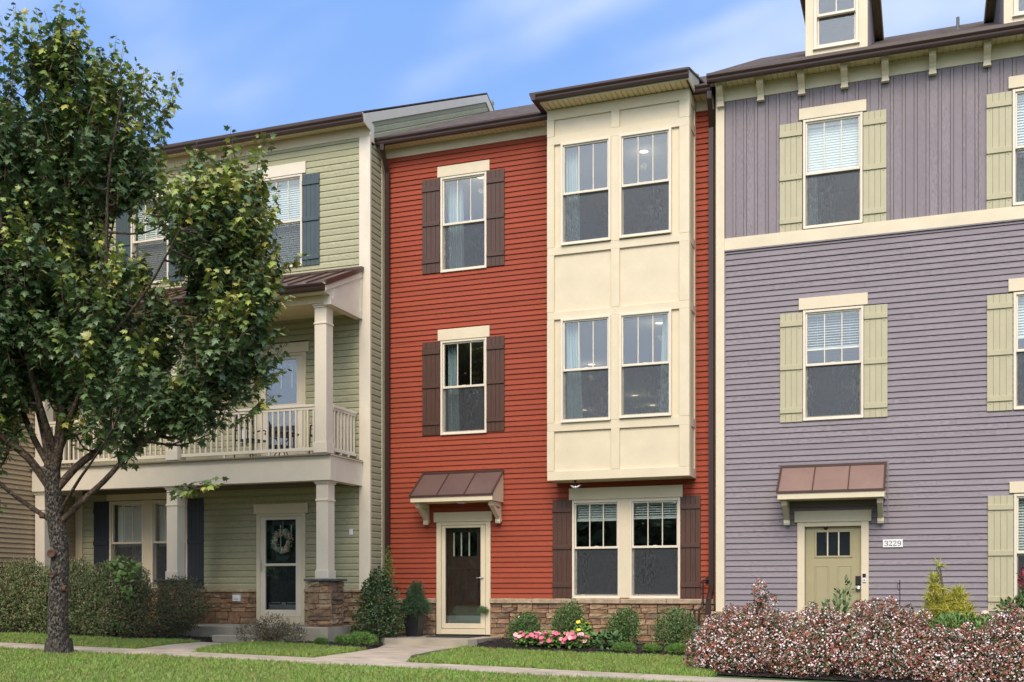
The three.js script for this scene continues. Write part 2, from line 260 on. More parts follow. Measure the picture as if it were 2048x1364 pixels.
function stonework(house, x0, x1, y0, y1, z, seed, plane = 'z') {   // dry-laid ledge stones, each its own piece
  const r = rng(seed), put = (a, b, c, d) => {
    const j = 0.004, g = pick(STONE_GEO, r), m = new THREE.Mesh(g, pick(STONE, r)), dp = rr(0.035, 0.065, r); m.name = 'stone'; m.castShadow = m.receiveShadow = true;
    const w = b - a - 2 * j, hh = d - c - 2 * j; m.scale.set(w * (r() < 0.5 ? -1 : 1), hh, dp);
    const u = (a + b) / 2, v = (c + d) / 2, p = plane === 'z' ? V(u, v, z + dp / 2 - 0.012) : plane === 'x' ? V(z + dp / 2 - 0.012, v, u) : V(z - dp / 2 + 0.012, v, u);
    if (plane === 'x') m.rotation.y = Math.PI / 2; if (plane === 'l') m.rotation.y = -Math.PI / 2;
    m.scale.x = Math.abs(m.scale.x); m.position.copy(p).sub(at.get(house)); house.add(m);
  };
  let y = y1;
  while (y > y0 + 0.02) {
    let h = Math.min(rr(0.15, 0.24, r), y - y0); if (y - h - y0 < 0.07) h = y - y0;
    let x = x0; while (x < x1 - 0.01) {
      let w = Math.min(rr(0.22, 0.52, r), x1 - x); if (x1 - x - w < 0.12) w = x1 - x;
      const k = r(), a = y - h, b = y;
      if (k < 0.2 && w < 0.36) put(x, x + w, a, b);
      else { const f = rr(0.36, 0.64, r), m = a + h * f; for (const [c, d] of [[a, m], [m, b]]) { if (w > 0.3 && r() < 0.6) { const s = x + w * rr(0.3, 0.7, r); put(x, s, c, d); put(s, x + w, c, d); } else put(x, x + w, c, d); } }
      x += w;
    }
    y -= h;
  }
}
const STONE_GEO = [...Array(22)].map((_, k) => {
  const r = rng(900 + k), g = new THREE.BoxGeometry(1, 1, 1, 3, 2, 1), p = g.attributes.position, sh = new Map();
  for (let i = 0; i < p.count; i++) { const key = [p.getX(i), p.getY(i), p.getZ(i)].map((v) => v.toFixed(2)).join(); if (!sh.has(key)) sh.set(key, [rr(-0.035, 0.035, r), rr(-0.05, 0.05, r), rr(-0.3, 0.22, r)]); const d = sh.get(key); if (p.getZ(i) > 0) p.setXYZ(i, p.getX(i) * 0.97 + d[0] * 0.7, p.getY(i) * 0.96 + d[1] * 0.7, p.getZ(i) + d[2]); }
  const n = g.toNonIndexed(); n.computeVertexNormals(); const u = uvs(n); const uv = u.attributes.uv; for (let i = 0; i < uv.count; i++) uv.setXY(i, uv.getX(i) * 0.3 + r() * 0, uv.getY(i) * 0.12); return u;
});
function rectFrame(x0, x1, y0, y1, w, z0, z1, b = 0.004) { return [bev(x0, x0 + w, y0, y1, z0, z1, b, true), bev(x1 - w, x1, y0, y1, z0, z1, b, true), bev(x0 + w, x1 - w, y1 - w, y1, z0, z1 - 0.002, b), bev(x0 + w, x1 - w, y0, y0 + w, z0, z1 - 0.002, b)]; }
// a double-hung window: frame, two sashes, a three-light top sash, glass, insect screen
function windowUnit(house, x0, x1, y0, y1, z, o = {}) {
  const g = part('window', house, [(x0 + x1) / 2, y0, z]), f = 0.042, mid = o.rail ?? (y0 + (y1 - y0) * 0.5);
  add('frame', [...rectFrame(x0, x1, y0, y1, f, z - 0.1, z + 0.034), bx(x0 + 0.004, x1 - 0.004, y0 - 0.012, y0 + 0.006, z, z + 0.046)], M.white, g);
  const a = x0 + f + 0.001, b = x1 - f - 0.001, s = 0.027;
  add('sash', [...rectFrame(a, b, mid - 0.012, y1 - f, s, z - 0.045, z + 0.004, 0.003)], M.white, g);
  add('sash', [...rectFrame(a, b, y0 + f, mid + 0.022, s, z - 0.084, z - 0.048, 0.003)], M.white, g);
  add('meeting_rail', bev(a, b, mid - 0.02, mid + 0.024, z - 0.0455, z + 0.010, 0.004), M.white, g);
  if (!o.noLock) add('sash_lock', bev((a + b) / 2 - 0.035, (a + b) / 2 + 0.035, mid + 0.024, mid + 0.034, z - 0.046, z - 0.01, 0.003), M.white, g);
  const gy0 = mid + 0.015, gy1 = y1 - f - s;
  for (let k = 1; k < (o.lights ?? 3); k++) { const x = a + s + (b - a - 2 * s) * k / (o.lights ?? 3); add('muntin', bev(x - 0.009, x + 0.009, gy0, gy1 + 0.003, z - 0.036, z - 0.012, 0.003), M.white, g); }
  if (o.cross) add('muntin', bev(a + s, b - s, o.cross - 0.009, o.cross + 0.009, z - 0.0355, z - 0.0125, 0.003), M.white, g);
  add('pane', bx(a + s - 0.006, b - s + 0.006, gy0 - 0.006, gy1 + 0.006, z - 0.026, z - 0.0245), M.glass, g);
  add('pane', bx(a + s - 0.006, b - s + 0.006, y0 + f + s - 0.006, mid - 0.004, z - 0.068, z - 0.0665), M.glass, g);
  if (o.screen !== false) add('insect_screen', uvs(new THREE.PlaneGeometry(b - a - 0.02, mid - y0 - f - 0.012).translate((a + b) / 2, (mid - 0.02 + y0 + f) / 2, z - 0.02)), M.screen, g);
  return g;
}
function header(house, x0, x1, y0, y1, z, mat = M.cream) { add('window_header', [bev(x0, x1, y0, y1, z - 0.002, z + 0.045, 0.005)], mat, house); }
function shutter(house, x0, x1, y0, y1, z, mat, bat, screws) {   // board-and-batten shutter
  const g = part('shutter', house, [(x0 + x1) / 2, y0, z]), n = 4, w = (x1 - x0) / n;
  for (let k = 0; k < n; k++) add('board', bev(x0 + k * w + 0.0015, x0 + (k + 1) * w - 0.0015, y0, y1, z + 0.0165, z + 0.036, 0.0025), mat, g);
  for (const y of bat) { add('batten', bev(x0 + 0.001, x1 - 0.001, y - 0.045, y + 0.045, z + 0.0365, z + 0.058, 0.004, true), mat, g); if (screws) for (const x of [x0 + 0.05, x1 - 0.05]) add('screw', new THREE.CylinderGeometry(0.009, 0.009, 0.012, 8).rotateX(Math.PI / 2).translate(x, y - 0.075, z + 0.04), mat, g); }
  return g;
}
function gutter(house, x0, x1, y, z, hgt = 0.125) {     // K profile, open on top
  const o = [[0, 0], [0.085, 0], [0.096, 0.03], [0.1, 0.055], [0.12, 0.085], [0.126, 0.1], [0.126, hgt], [0.114, hgt], [0.112, 0.1], [0.09, 0.058], [0.084, 0.012], [0.006, 0.012], [0.006, hgt], [0, hgt]].map(([a, b]) => [z + a, y + b]);
  const e = [[0, 0], [0.085, 0], [0.096, 0.03], [0.1, 0.055], [0.12, 0.085], [0.126, 0.1], [0.126, hgt - 0.004], [0, hgt - 0.004]].map(([a, b]) => [z + a, y + b]);
  return add('gutter', [prism(o, x0 + 0.003, x1 - 0.003), prism(e, x0, x0 + 0.004), prism(e, x1 - 0.004, x1)], M.gutter, house);
}
function soffit(house, x0, x1, y, z0, z1) {             // vented boards running out from the wall, on a solid backing
  const n = Math.round((x1 - x0) / 0.1), w = (x1 - x0) / n, geo = uvs(new THREE.BoxGeometry(w - 0.013, 0.01, z1 - z0));
  for (let k = 0; k < n; k++) { const m = new THREE.Mesh(geo, M.soffit); m.name = 'soffit_board'; m.castShadow = m.receiveShadow = true; m.position.copy(V(x0 + (k + 0.5) * w, y + 0.005, (z0 + z1) / 2)).sub(at.get(house)); house.add(m); }
  add('soffit_backing', bx(x0, x1, y + 0.024, y + 0.036, z0, z1), M.soffit, house);
}
function downspout(house, pts, w = 0.085, d = 0.06) {   // square section pipe through the given points
  const out = []; for (let i = 0; i < pts.length - 1; i++) {
    const a = V(...pts[i]), b = V(...pts[i + 1]), L = a.distanceTo(b), g = new THREE.BoxGeometry(w, L + 0.03, d), q = new THREE.Quaternion().setFromUnitVectors(V(0, 1, 0), b.clone().sub(a).normalize()); g.applyQuaternion(q); const m = a.clone().add(b).multiplyScalar(0.5); g.translate(m.x, m.y, m.z + i * 0.001); out.push(uvs(g));
    if (Math.abs(a.x - b.x) + Math.abs(a.z - b.z) < 0.01 && L > 1) for (let k = -1; k <= 1; k++) { const r = new THREE.BoxGeometry(0.014, L - 0.02, 0.008); r.translate(m.x + k * 0.026, m.y, m.z + d / 2 + i * 0.001 + 0.003); out.push(uvs(r)); }
  } return add('downspout', out, M.gutter, house);
}
function roofSlab(house, x0, x1, ze, ye, zr, yr, zb, yb, t = 0.05) {   // front slope from eave to ridge and the rear slope
  add('roof_slope', prism([[ze, ye], [zr, yr], [zr, yr + t], [ze, ye + t]], x0, x1), M.shingle, house);
  add('roof_slope', prism([[zr - 0.002, yr], [zb, yb], [zb, yb + t], [zr - 0.002, yr + t]], x0, x1), M.shingle, house);
}
function floors(house, x0, x1, zf, list, back = -11.8) { // ceilings and floors inside
  for (const [c, f] of list) { if (c !== null) add('ceiling', bx(x0 + 0.2, x1 - 0.2, c, c + 0.06, back + 0.2, zf - 0.17), M.ceilIn, house); if (f !== null) add('floor', bx(x0 + 0.2, x1 - 0.2, f - 0.1, f, back + 0.2, zf - 0.17), M.floorIn, house); }
  add('rear_wall', bx(x0, x1, -1.4, list[list.length - 1][0] + 0.3, back, back + 0.18), M.wallIn, house);
}
function downlight(house, x, y, z, r = 0.085) {
  const g = part('downlight', house, [x, y, z]);
  add('trim_ring', lathe([[r, 0], [r + 0.02, 0], [r + 0.02, -0.008], [r, -0.012]], x, y, z, 20), M.plastic, g);
  add('lens', new THREE.CylinderGeometry(r, r, 0.006, 20).translate(x, y - 0.005, z), M.glow, g);
  const l = new THREE.PointLight(C(1, 0.82, 0.56), 0.12); l.position.set(x, y - 0.3, z).sub(at.get(house)); l.castShadow = true; l.shadow.radius = 3; l.name = 'downlight_lamp'; house.add(l);
}
function doorCasing(house, x0, x1, y0, y1, z, w, name = 'door_casing') { add(name, [bev(x0, x0 + w, y0, y1, z - 0.06, z + 0.04, 0.005, true), bev(x1 - w, x1, y0, y1, z - 0.06, z + 0.04, 0.005, true), bev(x0 + w, x1 - w, y1 - w * 0.6, y1, z - 0.06, z + 0.036, 0.005)], M.cream, house); }
// flared bracket of an entry canopy, on plane x
function bracket(parent, x, ytop, ybot, z0, reach, w = 0.09) {
  const g = [prism([[z0, ybot + 0.03], [z0 + 0.09, ybot], [z0 + 0.09, ytop], [z0, ytop]], x - w / 2 + 0.006, x + w / 2 - 0.006), prism([[z0 + 0.09, ytop - 0.09], [z0 + reach, ytop - 0.09], [z0 + reach + 0.02, ytop - 0.03], [z0 + reach + 0.02, ytop], [z0 + 0.09, ytop]], x - w / 2, x + w / 2), prism([[z0 + 0.09, ybot + 0.06], [z0 + reach - 0.03, ytop - 0.09], [z0 + reach - 0.13, ytop - 0.09], [z0 + 0.09, ybot + 0.22]], x - w / 2 + 0.003, x + w / 2 - 0.003), prism([[z0, ybot + 0.034], [z0 + 0.1, ybot - 0.02], [z0 + 0.115, ybot + 0.02], [z0 + 0.1, ybot + 0.08], [z0, ybot + 0.08]], x - w / 2 - 0.006, x + w / 2 + 0.006)];
  return add('bracket', g, M.cream, parent);
}
function canopy(house, x0, x1, zw, zf, yTop, yEdge, ySof, mat, yb) {
  const g = part('door_canopy', house, [(x0 + x1) / 2, ySof, zw]), n = 3, w = (x1 - x0) / n, s = (yTop - yEdge) / (zf - zw);
  for (let k = 0; k < n; k++) add('roof_panel', prism([[zw, yTop - 0.012], [zf + 0.02, yEdge - 0.012 - 0.02 * s], [zf + 0.02, yEdge - 0.02 * s], [zw, yTop]], x0 + k * w + 0.002, x0 + (k + 1) * w - 0.002), mat, g);
  for (let k = 0; k <= n; k++) { const x = x0 + k * w; add('seam_rib', prism([[zw, yTop + 0.001], [zf + 0.025, yEdge - 0.025 * s + 0.001], [zf + 0.025, yEdge - 0.025 * s + 0.024], [zw, yTop + 0.024]], x - (k === 0 || k === n ? 0.018 : 0.008), x + (k === 0 || k === n ? 0.018 : 0.008)), M.seam, g); }
  add('drip_edge', [bx(x0 - 0.018, x1 + 0.018, yEdge - 0.05, yEdge - 0.0125, zf + 0.001, zf + 0.022), bx(x0 - 0.018, x1 + 0.018, yTop - 0.01, yTop + 0.03, zw, zw + 0.024)], M.seam, g);
  add('fascia', bev(x0, x1, ySof, yEdge - 0.035, zf - 0.03, zf, 0.004), M.cream, g);
  for (const x of [x0, x1 - 0.03]) add('cheek', prism([[zw, ySof], [zf - 0.031, ySof], [zf - 0.031, yEdge - 0.02], [zw, yTop - 0.02]], x, x + 0.03), M.cream, g);
  add('soffit_panel', bx(x0 + 0.031, x1 - 0.031, ySof + 0.01, ySof + 0.025, zw, zf - 0.031), M.soffit, g);
  for (const x of [x0 + 0.1, x1 - 0.08]) bracket(g, x, ySof - 0.001, yb, zw, zf - zw - 0.12);
  return g;
}
function blind(label, x0, x1, y0, y1, z, tilt, step = 0.045, group) {   // slatted blind: head rail, slats, bottom rail, cords
  const g = thing('window_blind', label, 'blind', [(x0 + x1) / 2, y0, z], group), s = [];
  for (let y = y0 + 0.05; y < y1 - 0.05; y += step) { const b = new THREE.BoxGeometry(x1 - x0, 0.0025, 0.048); b.rotateX(tilt + rr(-0.04, 0.04)); b.translate((x0 + x1) / 2, y, z); s.push(uvs(b)); }
  add('slats', s, M.blind, g); add('head_rail', bx(x0, x1, y1 - 0.045, y1, z - 0.025, z + 0.025), M.blind, g); add('bottom_rail', bx(x0, x1, y0, y0 + 0.03, z - 0.024, z + 0.024), M.blind, g);
  for (const t of [0.2, 0.8]) add('cord', bx(x0 + (x1 - x0) * t - 0.0025, x0 + (x1 - x0) * t + 0.0025, y0, y1, z + 0.026, z + 0.029), M.blind, g);
}
function drape(label, x0, x1, y0, y1, z, flare = 0, seed = 1) { // hanging cloth with folds
  const n = 60, m = 14, pos = [], idx = [], r = rng(seed), ph = r() * 6;
  for (let j = 0; j <= m; j++) for (let i = 0; i <= n; i++) { const t = j / m, u = i / n, w = 1 + flare * (1 - t); pos.push(x0 + (x1 - x0) * u * w, y0 + (y1 - y0) * t, z + 0.035 * Math.sin(u * 26 + ph + 0.5 * Math.sin(t * 3)) + 0.012 * Math.sin(u * 61 + t * 2)); }
  for (let j = 0; j < m; j++) for (let i = 0; i < n; i++) { const a = j * (n + 1) + i, b = a + n + 1; idx.push(a, a + 1, b, b, a + 1, b + 1); }
  const g = new THREE.BufferGeometry(); g.setAttribute('position', new THREE.Float32BufferAttribute(pos, 3)); g.setIndex(idx); g.computeVertexNormals(); tag(add('curtain', g, M.curtain), label, 'curtain');
}

// ---------------------------------------------------------------- red townhouse
const red = thing('townhouse', 'narrow townhouse with brick red lap siding, brown shutters and tall cream bay', 'townhouse', [-6.95, -0.95, 0], 'townhouses of the row');
{
  const H = red, X0 = -10.32, X1 = -3.56, capT = -0.117, capB = -0.215;
  const W3 = [-9.057, -8.068, 6.39, 8.275], W2 = [-9.057, -8.068, 3.15, 5.015], G1 = [-6.309, -5.368, -0.1, 1.745], G2 = [-5.185, -4.225, -0.1, 1.745], D = [-9.15, -7.985, -0.83, 1.43];
  const bay = [-6.6, -3.96, 2.12, 9.03];
  frontWall(H, M.core, X0, X1, -1.3, 9.0, 0, [W3, W2, G1, G2, [-9.06, -8.09, -0.72, 1.33], [-6.5, -4.06, 2.3, 5.15], [-6.5, -4.06, 5.5, 8.55]].map(([a, b, c, d]) => [a + 0.004, b - 0.004, c + 0.004, d - 0.004]));
  siding(H, 'siding_board', M.red, 0, -10.2, -3.6, capT + 0.002, 8.81, 0.1016, [W3, [-9.12, -8.0, 8.275, 8.49], W2, [-9.11, -8.0, 5.015, 5.24], [G1[0], G2[1], -0.1, 1.75], [-6.369, -4.179, 1.75, 1.985], D, [-9.21, -7.95, 1.4, 1.596], bay], LAP, 'z', 0.25);
  add('siding_trim', [bx(-10.235, -10.201, capT, 8.81, -0.005, 0.02, true)], M.red[0], H);
  add('stone_backing', bx(-10.3, D[0], -1.25, capB, -0.004, 0.012), M.mortar, H); add('stone_backing', bx(D[1], -3.58, -1.25, capB, -0.004, 0.012), M.mortar, H);
  stonework(H, -10.3, D[0] - 0.005, -1.05, capB - 0.002, 0.016, 11); stonework(H, D[1] + 0.005, -3.6, -1.05, capB - 0.002, 0.016, 12);
  for (const [a, b] of [[-10.3, D[0]], [D[1], -3.6]]) { const n = Math.max(1, Math.round((b - a) / 0.9)); for (let k = 0; k < n; k++) add('cap_stone', bev(a + (b - a) * k / n + 0.002, a + (b - a) * (k + 1) / n - 0.002, capB, capT, 0, 0.085, 0.014), M.cap, H); }
  // windows and trim
  for (const [w, h0, h1, hx0, hx1] of [[W3, 8.277, 8.49, -9.12, -8.002], [W2, 5.017, 5.24, -9.112, -8.002]]) { windowUnit(H, ...w, 0); header(H, hx0, hx1, h0, h1, 0.0); shutter(H, -9.453, -9.066, w[2] - 0.003, w[3] - 0.008, 0, M.brown, [w[2] + 0.24, w[2] + 0.98, w[3] - 0.21]); shutter(H, -8.06, -7.689, w[2] + 0.005, w[3], 0, M.brown, [w[2] + 0.24, w[2] + 0.98, w[3] - 0.21]); }
  windowUnit(H, ...G1, 0, { rail: 0.848 }); windowUnit(H, ...G2, 0, { rail: 0.848 }); header(H, -6.369, -4.179, 1.762, 1.985, 0.0);
  add('window_mullion', [bev(G1[1], G2[0], -0.1, 1.76, -0.1, 0.03, 0.004, true), bx(G1[0], G2[1], 1.746, 1.761, -0.02, 0.026)], M.cream, H);
  for (const [a, b] of [[-6.701, -6.318], [-4.216, -3.846]]) shutter(H, a, b, -0.105, 1.78, 0, M.brown, [0.14, 0.87, 1.58]);
  // bay: panelled box on the two upper floors
  const B = part('bay_window', H, [-5.28, 2.09, 0.3]), zb = 0.61, bx0 = -6.617, bx1 = -3.938;
  const bw = [[-6.342, -5.382, 6.455, 8.34], [-5.222, -4.261, 6.465, 8.345], [-6.342, -5.382, 3.165, 5.08], [-5.222, -4.261, 3.185, 5.08]];
  const ps = new THREE.Shape([[bx0 + 0.02, 2.1], [bx1 - 0.02, 2.1], [bx1 - 0.02, 9.0], [bx0 + 0.02, 9.0]].map((p) => new THREE.Vector2(...p))); for (const [a, b, c, d] of bw) ps.holes.push(new THREE.Path([[a, c], [a, d], [b, d], [b, c]].map(([x, y]) => new THREE.Vector2(x + (x === a ? 0.004 : -0.004), y + (y === c ? 0.004 : -0.004)))));
  add('panel', uvs(new THREE.ExtrudeGeometry(ps, { depth: 0.12, bevelEnabled: false }).translate(0, 0, zb - 0.16)), M.cream, B);
  for (const x of [bx0 + 0.015, bx1 - 0.135]) add('side_panel', bx(x, x + 0.12, 2.11, 9.0, 0, zb - 0.1605), M.cream, B);
  add('base_panel', bx(bx0 + 0.03, bx1 - 0.03, 2.092, 2.13, 0.001, zb - 0.03), M.cream, B);
  const cols = [[bx0, -6.479], [-5.382, -5.222], [-4.12, bx1]], rows = [[2.088, 2.256], [3.0, 3.158], [5.082, 5.222], [6.285, 6.43], [8.345, 8.5], [8.81, 9.0]];
  const zt = zb + 0.0;
  for (const [a, b] of rows) add('trim_board', bev(bx0 + 0.003, bx1 - 0.003, a, b, zb - 0.041, zt, 0.003), M.cream, B);
  for (let k = 0; k < 5; k++) { const y0 = rows[k][1] + 0.001, y1 = rows[k + 1][0] - 0.001; for (const [a, b] of cols) add('trim_board', bev(a, b, y0, y1, zb - 0.041, zt + 0.002, 0.003, true), M.cream, B); }
  for (const [a, b] of rows) add('trim_board', bx(bx1 - 0.018, bx1 + 0.004, a + 0.002, b - 0.002, 0.002, zb - 0.043), M.cream, B);
  for (let k = 0; k < 5; k++) for (const [a, b] of [[0.003, 0.12], [zb - 0.16, zb - 0.043]]) add('trim_board', bx(bx1 - 0.018, bx1 + 0.0025, rows[k][1] + 0.001, rows[k + 1][0] - 0.001, a, b), M.cream, B);
  for (const [a, b] of rows) add('trim_board', bx(bx0 - 0.004, bx0 + 0.018, a + 0.002, b - 0.002, 0.002, zb - 0.043), M.cream, B);
  for (const w of bw) windowUnit(H, ...w, zb, { rail: (w[2] + w[3]) / 2 });
  soffit(H, bx0, bx1, 9.012, zb - 0.02, 0.93); add('frieze', bx(bx0 + 0.004, bx1 - 0.004, 9.0, 9.011, zb - 0.1, zb - 0.021), M.cream, H);
  add('fascia', [bx(bx0 - 0.02, bx1 + 0.06, 9.005, 9.17, 0.931, 0.955), prism([[0.0, 9.0], [0.93, 9.0], [0.93, 9.17], [0.0, 9.5]], bx1 + 0.036, bx1 + 0.06), prism([[0.0, 9.0], [0.93, 9.0], [0.93, 9.17], [0.0, 9.5]], bx0 - 0.02, bx0 + 0.003)], M.white, H);
  gutter(H, bx0 - 0.07, bx1 + 0.065, 9.025, 0.956, 0.135);
  add('bay_roof', [prism([[0.985, 9.162], [-0.9, 9.62], [-0.9, 9.66], [0.985, 9.2]], bx0 - 0.06, bx1 + 0.075)], M.shingle, H);
  add('gutter_return', prism([[bx0 - 0.07, 9.165], [bx0 - 0.19, 9.165], [bx0 - 0.19, 9.13], [bx0 - 0.17, 9.09], [bx0 - 0.15, 9.03], [bx0 - 0.07, 9.03]], 0.3, 1.07, 'z'), M.gutter, H);
  // eaves
  for (const [a, b] of [[-10.3, -6.62], [-3.93, -3.6]]) {
    add('frieze', bev(a, b, 8.812, 8.99, -0.004, 0.032, 0.003), M.cream, H); soffit(H, a, b, 8.992, 0.0, 0.3); add('fascia', bx(a, b, 8.985, 9.11, 0.301, 0.325), M.cream, H);
  }
  gutter(H, -10.4, -6.625, 8.955, 0.326, 0.13); gutter(H, -3.945, -3.6, 8.985, 0.326, 0.13);
  roofSlab(H, -10.3, -3.5, 0.37, 9.065, -5.8, 12.12, -11.9, 9.1);
  downspout(H, [[-10.17, 8.97, 0.385], [-10.17, 8.86, 0.38], [-10.2, 8.5, 0.09], [-10.2, -0.75, 0.09], [-10.2, -0.85, 0.2]]);
  downspout(H, [[-3.62, 8.97, 0.385], [-3.62, 8.86, 0.38], [-3.64, 8.45, 0.09], [-3.64, 0.1, 0.09], [-3.68, -0.12, 0.16], [-3.7, -0.75, 0.16], [-3.72, -0.85, 0.28]]);
  // entry: casing, storm door, brown front door
  doorCasing(H, -9.142, -7.983, -0.832, 1.4, 0.0, 0.1); header(H, -9.197, -7.944, 1.402, 1.596, 0.012);
  add('door_sill', bev(-9.04, -8.085, -0.83, -0.72, -0.06, 0.06, 0.006), M.cream, H);
  const S = part('storm_door', H, [-8.575, -0.72, 0]);
  add('frame', [bev(-9.035, -8.955, -0.71, 1.335, -0.02, 0.028, 0.005, true), bev(-8.195, -8.092, -0.71, 1.335, -0.02, 0.028, 0.005, true), bev(-8.955, -8.195, 1.284, 1.335, -0.02, 0.026, 0.005), bev(-8.955, -8.195, -0.71, -0.613, -0.02, 0.026, 0.005)], M.cream, S);
  add('pane', bx(-8.96, -8.19, -0.618, 1.29, -0.002, 0.001), M.glass, S); add('handle', [bev(-8.175, -8.13, 0.27, 0.3, 0.03, 0.05, 0.004), tube([[-8.15, 0.285, 0.05], [-8.2, 0.29, 0.075], [-8.27, 0.286, 0.075]], 0.009, 8)], M.steel, S);
  const E = part('front_door', H, [-8.56, -0.71, -0.1]);
  add('leaf', [bx(-9.05, -8.1, -0.7, 0.72, -0.14, -0.095), bx(-9.05, -8.83, 0.72, 1.3, -0.14, -0.095), bx(-8.32, -8.1, 0.72, 1.3, -0.14, -0.095), bx(-8.83, -8.32, 1.2, 1.3, -0.14, -0.095)], M.doorBrown, E);
  for (const [a, b] of [[-8.93, -8.62], [-8.53, -8.22]]) add('raised_panel', [...rectFrame(a, b, -0.42, 0.48, 0.035, -0.095, -0.083), bev(a + 0.06, b - 0.06, -0.36, 0.42, -0.095, -0.085, 0.006, true)], M.doorBrown, E);
  add('kick_plate', bx(-9.0, -8.15, -0.69, -0.46, -0.094, -0.091), M.steel, E);
  for (let k = 0; k < 3; k++) add('pane', bx(-8.83 + k * 0.17, -8.66 + k * 0.17, 0.72, 1.2, -0.12, -0.117), M.glass, E); for (const x of [-8.82, -8.66, -8.49]) add('muntin', bx(x - 0.01, x + 0.01, 0.725, 1.195, -0.13, -0.1), M.white, E);
  canopy(H, -9.44, -7.715, 0.0165, 0.615, 2.371, 1.905, 1.76, M.awning, 1.37);
  add('canopy_lamp', lathe([[0.001, 0.0], [0.09, 0.0], [0.1, -0.012], [0.085, -0.03], [0.001, -0.04]], -8.45, 1.768, 0.38), M.plastic, H);
  // inside
  for (const x of [X0, X1 - 0.18]) add('party_wall', bx(x, x + 0.18, -1.3, 9.0, -11.9, -0.17), M.wallIn, H);
  floors(H, X0, X1, 0, [[1.95, -0.7], [5.15, 2.3], [8.55, 5.55]]);
  add('ceiling', bx(-6.5, -4.05, 5.15, 5.2, -0.17, 0.46), M.ceilIn, H); add('ceiling', bx(-6.5, -4.05, 8.55, 8.6, -0.17, 0.46), M.ceilIn, H); add('floor', bx(-6.5, -4.05, 2.2, 2.3, -0.17, 0.46), M.floorIn, H); add('floor', bx(-6.5, -4.05, 5.45, 5.55, -0.17, 0.46), M.floorIn, H);
  add('partition', bx(-10.1, -3.8, -0.7, 1.94, -4.4, -4.3), M.wallIn, H); add('partition', bx(-10.1, -3.8, 5.56, 8.54, -4.4, -4.3), M.wallIn, H);
  for (const [x, y, z] of [[-7.04, 5.149, -3.78], [-4.74, 5.149, -0.55], [-9.0, 5.149, -9.7], [-7.08, 5.149, -7.94], [-7.0, 5.149, -9.57], [-5.1, 8.549, -0.76], [-8.55, 8.549, -0.87]]) downlight(H, x, y, z);
}
